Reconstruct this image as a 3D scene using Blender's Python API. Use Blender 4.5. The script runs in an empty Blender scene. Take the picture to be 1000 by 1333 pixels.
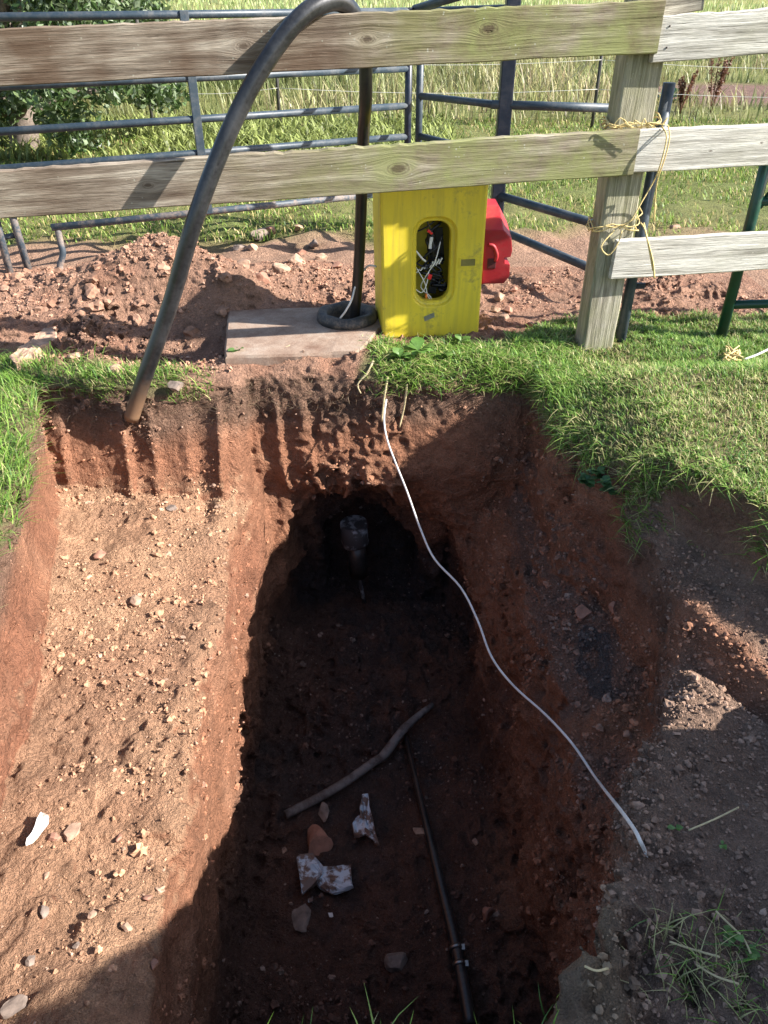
import bpy, bmesh, math, random
import numpy as np
from mathutils import Vector, Matrix, Quaternion

random.seed(7)
RNG = np.random.default_rng(11)
SC = bpy.context.scene
COL = SC.collection

# ------------------------------------------------------------------ camera
CAM_H, PITCH = 1.45, math.radians(34.5)
cam_data = bpy.data.cameras.new('camera')
cam = bpy.data.objects.new('camera', cam_data)
COL.objects.link(cam)
cam.location = (0, 0, CAM_H)
cam.rotation_euler = (math.pi / 2 - PITCH, 0, 0)
cam_data.sensor_fit = 'VERTICAL'
cam_data.sensor_height = 24.0
cam_data.lens = 24.0 * 1000 / 1333
cam_data.clip_start = 0.02
cam_data.clip_end = 2000
SC.camera = cam

# ------------------------------------------------------------------ light
LIGHT = Vector((-1.0, 0.17, -0.68)).normalized()      # the way sunlight travels
w = bpy.data.worlds.new('World')
SC.world = w
w.use_nodes = True
nt = w.node_tree
nt.nodes.clear()
sky = nt.nodes.new('ShaderNodeTexSky')
sky.sky_type = 'NISHITA'
sky.sun_disc = False
sky.sun_elevation = math.asin(-LIGHT.z)
sky.sun_rotation = math.atan2(-LIGHT.x, -LIGHT.y)
bg = nt.nodes.new('ShaderNodeBackground')
bg.inputs['Strength'].default_value = 0.095
wo = nt.nodes.new('ShaderNodeOutputWorld')
nt.links.new(sky.outputs[0], bg.inputs[0])
nt.links.new(bg.outputs[0], wo.inputs[0])
sun_data = bpy.data.lights.new('sun', 'SUN')
sun_data.energy = 5.0
sun_data.angle = math.radians(0.53)
sun_data.color = (1.0, 0.96, 0.90)
sun = bpy.data.objects.new('sun', sun_data)
COL.objects.link(sun)
sun.location = (6, -2, 6)
sun.rotation_euler = LIGHT.to_track_quat('-Z', 'Y').to_euler()
SC.view_settings.view_transform = 'Standard'
SC.view_settings.look = 'None'
SC.view_settings.gamma = 1
SC.view_settings.exposure = 1.5
SC.render.engine = 'CYCLES'
SC.cycles.use_denoising = True
SC.cycles.max_bounces = 7
SC.cycles.diffuse_bounces = 4
SC.cycles.glossy_bounces = 3

# ------------------------------------------------------------------ helpers
CP, SP = math.cos(PITCH), math.sin(PITCH)


def P(px, py, D):
    """photo pixel at ground distance D -> world point"""
    r, d = (px - 500) / 1000, (py - 666.5) / 1000
    y, z = CP - d * SP, -SP - d * CP
    t = D / y
    return Vector((r * t, D, CAM_H + z * t))


def G(px, py, zz=0.0):
    """photo pixel on the level zz -> world point"""
    r, d = (px - 500) / 1000, (py - 666.5) / 1000
    y, z = CP - d * SP, -SP - d * CP
    t = (zz - CAM_H) / z
    return Vector((r * t, y * t, zz))


def tag(o, label=None, cat=None, group=None, kind=None):
    if label: o['label'] = label
    if cat: o['category'] = cat
    if group: o['group'] = group
    if kind: o['kind'] = kind
    return o


def empty(name, loc, label=None, cat=None, group=None):
    o = bpy.data.objects.new(name, None)
    COL.objects.link(o)
    o.location = loc
    o.empty_display_size = 0.1
    return tag(o, label, cat, group)


def link(name, me, mat=None, parent=None, smooth=False, loc=None):
    o = bpy.data.objects.new(name, me)
    COL.objects.link(o)
    if mat is not None and not me.materials:
        me.materials.append(mat)
    if smooth and len(me.polygons):
        me.polygons.foreach_set('use_smooth', np.ones(len(me.polygons), bool))
    if loc is not None: o.location = loc
    if parent is not None:
        o.parent = parent
        if loc is None:          # mesh in world coordinates under an empty that only translates
            o.location = -Vector(parent.location)
    return o


def np_mesh(name, verts, faces, colors=None, smooth=False):
    """verts (n,3), faces (m,k) with k fixed"""
    me = bpy.data.meshes.new(name)
    verts = np.ascontiguousarray(verts, np.float32)
    faces = np.ascontiguousarray(faces, np.int32)
    m, k = faces.shape
    me.vertices.add(len(verts))
    me.vertices.foreach_set('co', verts.ravel())
    me.loops.add(m * k)
    me.loops.foreach_set('vertex_index', faces.ravel())
    me.polygons.add(m)
    me.polygons.foreach_set('loop_start', np.arange(0, m * k, k, dtype=np.int32))
    try:
        me.polygons.foreach_set('loop_total', np.full(m, k, np.int32))
    except Exception:
        pass
    me.polygons.foreach_set('use_smooth', np.full(m, smooth, bool))
    me.update(calc_edges=True)
    if colors is not None:
        a = me.color_attributes.new('tint', 'FLOAT_COLOR', 'POINT')
        c = np.ones((len(verts), 4), np.float32)
        c[:, :3] = colors
        a.data.foreach_set('color', c.ravel())
    me.validate()
    return me


_lat = [np.random.default_rng(100 + i).random((32, 32, 32), dtype=np.float32) * 2 - 1 for i in range(6)]


def noise(x, y, z, f, seed=0):
    L = _lat[seed % 6]
    o = seed * 7.31
    x, y, z = (np.asarray(a, np.float32) * f + (o + i * 3.7) for i, a in enumerate((x, y, z)))
    x, y, z = np.broadcast_arrays(x, y, z)
    xi, yi, zi = (np.floor(a).astype(np.int32) for a in (x, y, z))
    fx, fy, fz = x - xi, y - yi, z - zi
    fx, fy, fz = (t * t * (3 - 2 * t) for t in (fx, fy, fz))
    x0, y0, z0 = xi & 31, yi & 31, zi & 31
    x1, y1, z1 = (x0 + 1) & 31, (y0 + 1) & 31, (z0 + 1) & 31
    c00 = L[x0, y0, z0] * (1 - fx) + L[x1, y0, z0] * fx
    c10 = L[x0, y1, z0] * (1 - fx) + L[x1, y1, z0] * fx
    c01 = L[x0, y0, z1] * (1 - fx) + L[x1, y0, z1] * fx
    c11 = L[x0, y1, z1] * (1 - fx) + L[x1, y1, z1] * fx
    return (c00 * (1 - fy) + c10 * fy) * (1 - fz) + (c01 * (1 - fy) + c11 * fy) * fz


def sstep(a, b, x):
    t = np.clip((x - a) / (b - a), 0, 1)
    return t * t * (3 - 2 * t)


# --- tubes, boxes, lofts
def tube_mesh(name, pts, rad, segs=14, caps=True, smooth_path=0):
    pts = [Vector(p) for p in pts]
    rads = list(rad) if hasattr(rad, '__len__') else [rad] * len(pts)
    if smooth_path:
        np_, nr = [], []
        n = len(pts)
        for i in range(n - 1):
            p0, p1, p2, p3 = pts[max(i - 1, 0)], pts[i], pts[i + 1], pts[min(i + 2, n - 1)]
            for k in range(smooth_path):
                t = k / smooth_path
                np_.append(0.5 * ((2 * p1) + (p2 - p0) * t + (2 * p0 - 5 * p1 + 4 * p2 - p3) * t * t + (-p0 + 3 * p1 - 3 * p2 + p3) * t ** 3))
                nr.append(rads[i] * (1 - t) + rads[i + 1] * t)
        np_.append(pts[-1]); nr.append(rads[-1])
        pts, rads = np_, nr
    bm = bmesh.new()
    n = len(pts)
    tang = [(pts[min(i + 1, n - 1)] - pts[max(i - 1, 0)]).normalized() for i in range(n)]
    ref = Vector((0, 0, 1)) if abs(tang[0].z) < 0.9 else Vector((1, 0, 0))
    u = tang[0].cross(ref).normalized()
    rings = []
    for i in range(n):
        u = (u - tang[i] * u.dot(tang[i])).normalized()
        v = tang[i].cross(u)
        rings.append([bm.verts.new(pts[i] + (u * math.cos(a) + v * math.sin(a)) * rads[i]) for a in [2 * math.pi * k / segs for k in range(segs)]])
    for i in range(n - 1):
        for k in range(segs):
            bm.faces.new((rings[i][k], rings[i][(k + 1) % segs], rings[i + 1][(k + 1) % segs], rings[i + 1][k]))
    if caps:
        bm.faces.new(rings[0][::-1]); bm.faces.new(rings[-1])
    me = bpy.data.meshes.new(name)
    bm.to_mesh(me); bm.free()
    for p in me.polygons: p.use_smooth = len(p.vertices) == 4
    return me


def tube(name, pts, rad, mat, parent=None, segs=14, smooth_path=0, caps=True):
    return link(name, tube_mesh(name, pts, rad, segs, caps, smooth_path), mat, parent)


def loft_mesh(name, loops, closed=True, cap0=False, cap1=False, smooth=False):
    bm = bmesh.new()
    R = [[bm.verts.new(p) for p in l] for l in loops]
    n = len(R[0])
    for a, b in zip(R[:-1], R[1:]):
        for k in range(n if closed else n - 1):
            bm.faces.new((a[k], a[(k + 1) % n], b[(k + 1) % n], b[k]))
    if cap0: bm.faces.new(R[0][::-1])
    if cap1: bm.faces.new(R[-1])
    bmesh.ops.recalc_face_normals(bm, faces=bm.faces)
    me = bpy.data.meshes.new(name)
    bm.to_mesh(me); bm.free()
    if smooth:
        for p in me.polygons: p.use_smooth = True
    return me


def box_mesh(name, sx, sy, sz, bev=0.003, seg=2, c=(0, 0, 0)):
    bm = bmesh.new()
    bmesh.ops.create_cube(bm, size=1)
    for v in bm.verts:
        v.co = Vector((v.co.x * sx + c[0], v.co.y * sy + c[1], v.co.z * sz + c[2]))
    if bev: bmesh.ops.bevel(bm, geom=bm.edges[:], offset=bev, segments=seg, profile=0.6, affect='EDGES')
    me = bpy.data.meshes.new(name)
    bm.to_mesh(me); bm.free()
    return me


# --- shader expression helper
class MatB:
    def __init__(self, name):
        self.m = bpy.data.materials.new(name)
        self.m.use_nodes = True
        self.t = self.m.node_tree
        self.bsdf = self.t.nodes['Principled BSDF']

    def n(self, kind, **kw):
        nd = self.t.nodes.new('ShaderNode' + kind)
        for k, v in kw.items(): setattr(nd, k, v)
        return nd

    def put(self, sock, val):
        if isinstance(val, bpy.types.NodeSocket): self.t.links.new(val, sock)
        else: sock.default_value = val

    def math(self, op, a, b=0.0, clamp=False):
        nd = self.n('Math', operation=op, use_clamp=clamp)
        self.put(nd.inputs[0], a); self.put(nd.inputs[1], b)
        return nd.outputs[0]

    def coord(self, which='Object', scale=(1, 1, 1), loc=(0, 0, 0)):
        c = self.n('TexCoord')
        mp = self.n('Mapping')
        mp.inputs['Scale'].default_value = scale
        mp.inputs['Location'].default_value = loc
        self.t.links.new(c.outputs[which], mp.inputs[0])
        return mp.outputs[0]

    def noise(self, vec, scale, detail=4, rough=0.55, dist=0.0):
        nd = self.n('TexNoise')
        self.put(nd.inputs['Vector'], vec)
        nd.inputs['Scale'].default_value = scale
        nd.inputs['Detail'].default_value = detail
        nd.inputs['Roughness'].default_value = rough
        nd.inputs['Distortion'].default_value = dist
        return nd.outputs[0]

    def ramp(self, fac, stops, interp='LINEAR'):
        nd = self.n('ValToRGB')
        nd.color_ramp.interpolation = interp
        e = nd.color_ramp.elements
        while len(e) < len(stops): e.new(0.5)
        for el, (p, c) in zip(e, stops):
            el.position = p
            el.color = (c, c, c, 1) if not hasattr(c, '__len__') else (*c, 1)
        self.put(nd.inputs[0], fac)
        return nd.outputs[0]

    def mix(self, fac, a, b, mode='MIX'):
        nd = self.n('Mix', data_type='RGBA', blend_type=mode)
        self.put(nd.inputs[0], fac)
        for s, v in ((nd.inputs[6], a), (nd.inputs[7], b)):
            self.put(s, v if isinstance(v, bpy.types.NodeSocket) else (*v, 1))
        return nd.outputs[2]

    def bump(self, h, strength=0.5, dist=0.01, normal=None):
        nd = self.n('Bump')
        nd.inputs['Strength'].default_value = strength
        nd.inputs['Distance'].default_value = dist
        self.put(nd.inputs['Height'], h)
        if normal is not None: self.put(nd.inputs['Normal'], normal)
        return nd.outputs[0]

    def out(self, color=None, rough=None, normal=None, metal=None, spec=None):
        i = self.bsdf.inputs
        if color is not None: self.put(i['Base Color'], color if isinstance(color, bpy.types.NodeSocket) else (*color, 1))
        if rough is not None: self.put(i['Roughness'], rough)
        if normal is not None: self.put(i['Normal'], normal)
        if metal is not None: i['Metallic'].default_value = metal
        if spec is not None: i['Specular IOR Level'].default_value = spec
        return self.m


# ------------------------------------------------------------------ materials
def m_soil():
    b = MatB('soil')
    at = b.n('VertexColor', layer_name='tint')
    v = b.coord('Object')
    n1 = b.noise(v, 9, 6, 0.65)
    n2 = b.noise(v, 60, 5, 0.7)
    n3 = b.noise(v, 240, 3, 0.6)
    c = b.mix(1.0, at.outputs[0], b.ramp(n1, [(0.25, 0.62), (0.5, 1.0), (0.78, 1.38)]), 'MULTIPLY')
    c = b.mix(1.0, c, b.ramp(n2, [(0.25, 0.72), (0.55, 1.0), (0.8, 1.35)]), 'MULTIPLY')
    # scattered paler grit
    vor = b.n('TexVoronoi')
    b.put(vor.inputs['Vector'], v); vor.inputs['Scale'].default_value = 110
    grit = b.ramp(vor.outputs['Distance'], [(0.10, 1.0), (0.22, 0.0)])
    sel = b.ramp(b.noise(v, 75, 1), [(0.56, 0.0), (0.62, 1.0)])
    gf = b.math('MULTIPLY', b.math('MULTIPLY', grit, sel), 0.5)
    c = b.mix(gf, c, (0.42, 0.33, 0.27))
    c = b.mix(1.0, c, b.ramp(n3, [(0.28, 0.74), (0.5, 1.0), (0.72, 1.30)]), 'MULTIPLY')
    vc = b.n('TexVoronoi'); b.put(vc.inputs['Vector'], v); vc.inputs['Scale'].default_value = 70
    n4 = b.noise(v, 28, 4, 0.7)
    h = b.math('ADD', b.math('MULTIPLY', n2, 0.9), b.math('MULTIPLY', n3, 0.4))
    h = b.math('ADD', h, b.math('MULTIPLY', n4, 0.9))
    h = b.math('SUBTRACT', h, b.math('MULTIPLY', vc.outputs['Distance'], 0.5))
    h = b.math('ADD', h, b.math('MULTIPLY', gf, 0.5))
    return b.out(c, 0.93, b.bump(h, 1.0, 0.022), spec=0.2)


def m_tint(name, rough=0.6, var=0.3, spec=0.3, trans=0.0):
    b = MatB(name)
    at = b.n('VertexColor', layer_name='tint')
    n = b.noise(b.coord('Object'), 35, 3)
    c = b.mix(1.0, at.outputs[0], b.ramp(n, [(0.3, 1 - var), (0.7, 1 + var)]), 'MULTIPLY')
    m = b.out(c, rough, spec=spec)
    if trans:
        tr = b.n('BsdfTranslucent')
        b.put(tr.inputs[0], c)
        mx = b.n('MixShader')
        mx.inputs[0].default_value = trans
        b.t.links.new(b.bsdf.outputs[0], mx.inputs[1])
        b.t.links.new(tr.outputs[0], mx.inputs[2])
        b.t.links.new(mx.outputs[0], b.t.nodes['Material Output'].inputs[0])
    return m


def m_wood(name, c_dark, c_mid, c_lite, green=0.0, gx=(0, 1), knots=(), brown=0.0, seed=0.0, axis='X'):
    b = MatB(name)
    rot = (1, 1, 1)
    tc = b.n('TexCoord')
    sep = b.n('SeparateXYZ')
    b.t.links.new(tc.outputs['Object'], sep.inputs[0])
    X, Y, Z = sep.outputs
    if axis == 'Z': X, Z = Z, X
    zz = Z
    ring = None
    for kx, kz, r in knots:
        dx = b.math('DIVIDE', b.math('SUBTRACT', X, kx), r * 2.0)
        dz = b.math('DIVIDE', b.math('SUBTRACT', Z, kz), r)
        rr = b.math('SQRT', b.math('ADD', b.math('POWER', b.math('ABSOLUTE', dx), 2), b.math('POWER', b.math('ABSOLUTE', dz), 2)))
        fall = b.math('DIVIDE', r * 1.1, b.math('ADD', 0.35, b.math('MULTIPLY', rr, rr)))
        zz = b.math('SUBTRACT', zz, b.math('MULTIPLY', b.math('MULTIPLY', dz, fall), 0.8))
        core = b.ramp(rr, [(0.30, 1.0), (0.48, 0.15), (0.56, 0.6), (0.66, 0.0)])
        ring = core if ring is None else b.math('MAXIMUM', ring, core)
    cmb = b.n('CombineXYZ')
    b.put(cmb.inputs[0], b.math('ADD', X, seed)); b.put(cmb.inputs[1], Y); b.put(cmb.inputs[2], zz)
    mp = b.n('Mapping'); mp.inputs['Scale'].default_value = (1.1, 7, 17)
    b.t.links.new(cmb.outputs[0], mp.inputs[0])
    g1 = b.noise(mp.outputs[0], 2.2, 6, 0.6, 0.6)
    mp2 = b.n('Mapping'); mp2.inputs['Scale'].default_value = (2.2, 30, 95)
    b.t.links.new(cmb.outputs[0], mp2.inputs[0])
    g2 = b.noise(mp2.outputs[0], 2.0, 4, 0.6, 0.2)
    col = b.ramp(g1, [(0.30, c_dark), (0.5, c_mid), (0.68, c_lite)])
    col = b.mix(1.0, col, b.ramp(g2, [(0.28, 0.62), (0.45, 0.96), (0.75, 1.12)]), 'MULTIPLY')
    crack = b.ramp(g2, [(0.27, 1.0), (0.34, 0.0)])
    mp3 = b.n('Mapping'); mp3.inputs['Scale'].default_value = (9, 90, 150)
    b.t.links.new(cmb.outputs[0], mp3.inputs[0])
    g3 = b.noise(mp3.outputs[0], 2.0, 3, 0.7)
    col = b.mix(1.0, col, b.ramp(g3, [(0.3, 0.72), (0.5, 1.0), (0.7, 1.25)]), 'MULTIPLY')
    col = b.mix(b.math('MULTIPLY', crack, 0.75), col, (0.03, 0.022, 0.016))
    v = b.coord('Object')
    big = b.noise(v, 2.4, 4, 0.6)
    if brown:
        col = b.mix(b.math('MULTIPLY', b.ramp(big, [(0.40, 0.0), (0.6, 1.0)]), brown), col, b.mix(g1, (0.055, 0.028, 0.015), (0.15, 0.09, 0.055)))
    if green:
        gf = b.n('MapRange'); b.put(gf.inputs[0], X)
        gf.inputs[1].default_value = gx[0]; gf.inputs[2].default_value = gx[1]
        gg = b.math('MULTIPLY', gf.outputs[0], b.ramp(b.noise(v, 5.0, 5, 0.7), [(0.33, 0.0), (0.62, 1.0)]))
        col = b.mix(b.math('MULTIPLY', gg, green), col, b.mix(g2, (0.12, 0.135, 0.03), (0.36, 0.38, 0.16)))
    # lichen specks
    vo = b.n('TexVoronoi'); b.put(vo.inputs['Vector'], v); vo.inputs['Scale'].default_value = 55
    sp = b.math('MULTIPLY', b.ramp(vo.outputs['Distance'], [(0.12, 1.0), (0.22, 0.0)]), b.ramp(b.noise(v, 14, 2), [(0.58, 0.0), (0.66, 0.8)]))
    col = b.mix(sp, col, (0.40, 0.39, 0.31))
    if ring is not None:
        col = b.mix(b.math('MULTIPLY', ring, 0.75), col, (0.07, 0.045, 0.03))
    h = b.math('SUBTRACT', b.math('ADD', b.math('MULTIPLY', g1, 0.5), b.math('ADD', b.math('MULTIPLY', g2, 0.6), b.math('MULTIPLY', g3, 0.35))), b.math('MULTIPLY', crack, 0.6))
    return b.out(col, 0.88, b.bump(h, 0.8, 0.006), spec=0.2)


def m_paint(name, c, dirt=(0.2, 0.12, 0.08), dirt_amt=0.4, rough=0.4, metal=0.0, chips=None):
    b = MatB(name)
    v = b.coord('Object')
    n = b.noise(v, 9, 6, 0.7)
    n2 = b.noise(v, 60, 4, 0.7)
    col = b.mix(1.0, c, b.ramp(n, [(0.3, 0.75), (0.7, 1.15)]), 'MULTIPLY')
    f = b.math('MULTIPLY', b.ramp(b.math('ADD', b.math('MULTIPLY', n, 0.7), b.math('MULTIPLY', n2, 0.3)), [(0.47, 0.0), (0.63, 1.0)]), dirt_amt)
    col = b.mix(f, col, dirt)
    if chips:
        ch = b.ramp(b.noise(v, 28, 3, 0.6), [(0.66, 0.0), (0.69, 1.0)])
        col = b.mix(ch, col, chips)
    r = b.math('ADD', rough, b.math('MULTIPLY', f, 0.5))
    return b.out(col, r, b.bump(n2, 0.25, 0.002), metal=metal)


def m_yellow():
    b = MatB('yellow_plastic')
    v = b.coord('Object')
    n = b.noise(v, 5, 6, 0.65)
    n2 = b.noise(v, 38, 5, 0.75)
    col = b.mix(b.ramp(n, [(0.3, 0.0), (0.7, 1.0)]), (0.66, 0.50, 0.025), (0.76, 0.60, 0.04))
    st = b.coord('Object', (30, 30, 2.2))
    n3 = b.noise(st, 1.3, 4, 0.6)
    col = b.mix(b.math('MULTIPLY', b.ramp(n3, [(0.45, 0.0), (0.75, 1.0)]), 0.5), col, (0.30, 0.24, 0.06))
    f = b.math('MULTIPLY', b.ramp(b.math('ADD', b.math('MULTIPLY', n, 0.5), b.math('MULTIPLY', n2, 0.5)), [(0.54, 0.0), (0.64, 1.0)]), 0.6)
    col = b.mix(f, col, (0.22, 0.17, 0.06))
    spk = b.ramp(b.noise(v, 22, 4, 0.8), [(0.69, 0.0), (0.73, 0.9)])
    col = b.mix(spk, col, (0.09, 0.065, 0.035))
    return b.out(col, 0.5, b.bump(n2, 0.15, 0.002))


def m_black(name='black_plastic', base=0.012, dust=(0.16, 0.12, 0.09), amt=0.4, rough=0.33, tip=None):
    b = MatB(name)
    v = b.coord('Object')
    n = b.noise(v, 7, 6, 0.7)
    n2 = b.noise(v, 90, 3, 0.6)
    f = b.math('MULTIPLY', b.ramp(b.math('ADD', b.math('MULTIPLY', n, 0.7), b.math('MULTIPLY', n2, 0.3)), [(0.42, 0.0), (0.68, 1.0)]), amt)
    col = b.mix(f, (base, base, base * 1.08), dust)
    if tip:                       # clay smeared over the end that was in the ground
        sep = b.n('SeparateXYZ'); b.t.links.new(b.coord('Object'), sep.inputs[0])
        g = b.n('MapRange'); b.put(g.inputs[0], b.math('ADD', sep.outputs[2], b.math('MULTIPLY', n, 0.14)))
        g.inputs[1].default_value = tip[1]; g.inputs[2].default_value = tip[0]
        col = b.mix(b.math('MULTIPLY', g.outputs[0], 0.9), col, (0.22, 0.13, 0.075))
    return b.out(col, b.math('ADD', rough, b.math('MULTIPLY', f, 0.4)), b.bump(n2, 0.15, 0.001))


def m_plain(name, c, rough=0.5, metal=0.0, var=0.25, scale=25, bump=0.3):
    b = MatB(name)
    v = b.coord('Object')
    n = b.noise(v, scale, 5, 0.65)
    col = b.mix(1.0, c, b.ramp(n, [(0.3, 1 - var), (0.7, 1 + var)]), 'MULTIPLY')
    return b.out(col, rough, b.bump(n, bump, 0.004), metal=metal)


def m_concrete():
    b = MatB('concrete')
    v = b.coord('Object')
    n = b.noise(v, 6, 7, 0.7)
    n2 = b.noise(v, 120, 3, 0.7)
    col = b.ramp(n, [(0.3, (0.17, 0.10, 0.07)), (0.52, (0.28, 0.20, 0.15)), (0.75, (0.38, 0.31, 0.25))])
    col = b.mix(1.0, col, b.ramp(n2, [(0.3, 0.8), (0.7, 1.15)]), 'MULTIPLY')
    return b.out(col, 0.92, b.bump(b.math('ADD', n, b.math('MULTIPLY', n2, 0.3)), 0.5, 0.008), spec=0.2)


def m_patchy(name, c, dirt, lo=0.45, hi=0.6, rough=0.6):
    b = MatB(name)
    v = b.coord('Object')
    f = b.ramp(b.noise(v, 16, 5, 0.65), [(lo, 0.0), (hi, 1.0)])
    n2 = b.noise(v, 90, 3)
    return b.out(b.mix(f, c, dirt), rough, b.bump(b.math('ADD', f, b.math('MULTIPLY', n2, 0.4)), 0.5, 0.003))


M = dict(
    soil=m_soil(), leaf=m_tint('leaves', 0.42, 0.25, 0.5, 0.35), grass=m_tint('grass_blades', 0.5, 0.2, 0.35, 0.3),
    clod=m_tint('soil_clods', 0.93, 0.35, 0.2),
    blue=m_paint('blue_grey_paint', (0.028, 0.045, 0.062), (0.20, 0.17, 0.14), 0.25, 0.45, 0.0),
    bluemud=m_paint('muddy_blue_paint', (0.045, 0.062, 0.08), (0.30, 0.22, 0.17), 0.85, 0.55),
    navy=m_paint('navy_paint', (0.008, 0.014, 0.03), (0.12, 0.10, 0.09), 0.2, 0.4),
    green=m_paint('green_paint', (0.006, 0.055, 0.035), (0.03, 0.02, 0.015), 0.5, 0.3),
    yellow=m_yellow(), red=m_paint('red_plastic', (0.36, 0.008, 0.016), (0.20, 0.05, 0.04), 0.45, 0.48),
    duct=m_black('duct_plastic', 0.011, (0.10, 0.10, 0.105), 0.28, 0.28, tip=(-0.02, 0.16)), riser=m_black('riser_plastic', 0.010, (0.10, 0.07, 0.05), 0.25, 0.35),
    rubber=m_black('ring_rubber', 0.03, (0.28, 0.21, 0.15), 0.9, 0.6), hose=m_black('hose_rubber', 0.014, (0.10, 0.075, 0.06), 0.7, 0.28),
    concrete=m_concrete(), stone=m_plain('stone_sand', (0.35, 0.22, 0.15), 0.95, 0, 0.5, 20), stone_red=m_plain('stone_red', (0.30, 0.15, 0.10), 0.9, 0, 0.4, 14),
    stone_grey=m_plain('stone_grey', (0.20, 0.15, 0.12), 0.95, 0, 0.5, 20), bark=m_plain('bark', (0.16, 0.125, 0.10), 0.9, 0, 0.5, 30, 0.9),
    twine=m_plain('twine', (0.62, 0.47, 0.20), 0.8, 0, 0.3, 120), cable=m_plain('white_cable', (0.62, 0.58, 0.54), 0.45, 0, 0.2, 20),
    stick=m_patchy('grey_stick', (0.20, 0.175, 0.155), (0.07, 0.05, 0.042), 0.45, 0.65, 0.8),
    foam=m_patchy('foam_board', (0.52, 0.60, 0.66), (0.17, 0.115, 0.09), 0.46, 0.54, 0.7),
    paperw=m_patchy('scrap_white', (0.70, 0.68, 0.66), (0.35, 0.24, 0.18), 0.55, 0.68, 0.7),
    steel=m_plain('clamp_steel', (0.30, 0.28, 0.26), 0.45, 1.0, 0.2, 60, 0.1), wire_w=m_plain('wire_white', (0.72, 0.70, 0.66), 0.5, 0, 0.1),
    wire_k=m_plain('wire_black', (0.012, 0.012, 0.014), 0.4, 0, 0.1), wire_r=m_plain('wire_red', (0.70, 0.02, 0.02), 0.4, 0, 0.1),
    wire_o=m_plain('wire_orange', (0.75, 0.20, 0.03), 0.4, 0, 0.1), tape=m_plain('sticker_grey', (0.22, 0.22, 0.17), 0.5, 0.3, 0.4, 50),
    fwire=m_plain('fence_wire', (0.65, 0.63, 0.58), 0.5, 0.0, 0.1), stake=m_plain('stake_dark', (0.05, 0.045, 0.04), 0.7), deadw=m_plain('dead_stalk', (0.16, 0.075, 0.045), 0.9),
    iron=m_patchy('pipe_end', (0.24, 0.24, 0.25), (0.035, 0.03, 0.03), 0.40, 0.50, 0.7),
    straw=m_plain('straw', (0.50, 0.40, 0.22), 0.8), nail=m_plain('nail', (0.05, 0.035, 0.03), 0.6, 0.6),
)

# ------------------------------------------------------------------ terrain shape
def yl(x):                                   # foot of the turf bank on the right side of the pit
    return np.interp(x, [0.5, 0.97, 1.19, 1.6, 2.4], [2.38, 2.26, 1.93, 1.60, 1.30])


def ground(x, y):
    g = 0.012 * noise(x, y, 0, 1.3, 1)
    g = g + 0.27 * np.exp(-((x + 1.30) / 0.50) ** 2 - ((y - 4.25) / 0.26) ** 2) + 0.12 * np.exp(-((x + 0.85) / 0.22) ** 2 - ((y - 4.05) / 0.20) ** 2)
    g = g + 0.07 * np.exp(-((x + 0.55) / 0.45) ** 2 - ((y - 4.55) / 0.35) ** 2)
    g = g - 0.10 * np.exp(-((x + 1.02) / 0.28) ** 2 - ((y - 3.52) / 0.16) ** 2)
    q = yl(x) - y
    g = g + 0.12 * sstep(0.72, 1.1, x) * (1 - sstep(2.9, 3.35, y)) * sstep(-0.02, 0.06, -q)
    led = np.interp(q, [0, 0.05, 0.22, 0.42, 0.56, 0.70, 1.0, 1.5], [0, 0.12, 0.18, 0.22, 0.34, 0.27, 0.20, 0.06])
    g = g - led * sstep(0.35, 0.5, x) * (1 - sstep(2.0, 2.4, x))
    return g


YT = [0.4, 0.5, 0.7, 0.95, 1.25, 1.6, 1.9, 2.2, 2.5, 2.8, 3.1, 3.5]
ZT = [-1.7, -1.6, -1.0, -0.70, -0.57, -0.2, 0.1]
XR_T = np.array([
    [.34, .34, .28, .24, .22, .18, .14], [.42, .40, .35, .30, .28, .24, .22], [.52, .50, .48, .44, .42, .40, .38], [.58, .57, .56, .56, .56, .56, .56],
    [.58, .58, .60, .62, .64, .68, .70], [.58, .58, .62, .66, .86, .93, .95], [.56, .56, .62, .66, .95, 1.00, 1.02], [.52, .52, .60, .64, .90, .95, .97],
    [.46, .46, .54, .59, .74, .78, .80], [.38, .38, .48, .58, .69, .73, .75], [.31, .31, .43, .54, .66, .70, .72], [.28, .28, .40, .50, .6, .66, .70]])


def tab2(T, y, z):
    """bilinear lookup on (YT, ZT)"""
    cols = np.stack([np.interp(y, YT, T[:, j]) for j in range(T.shape[1])], 1)
    zi = np.clip(np.searchsorted(ZT, z) - 1, 0, len(ZT) - 2)
    zt = np.array(ZT)
    f = np.clip((z - zt[zi]) / (zt[zi + 1] - zt[zi]), 0, 1)
    return cols[:, zi] * (1 - f) + cols[:, zi + 1] * f


def smin(a, b, k):
    h = np.clip(0.5 + 0.5 * (b - a) / k, 0, 1)
    return b * (1 - h) + a * h - k * h * (1 - h)


BX0, BX1, BY0, BY1, BZ0, BZ1 = -2.4, 2.2, -0.35, 4.8, -1.80, 0.40


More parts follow.
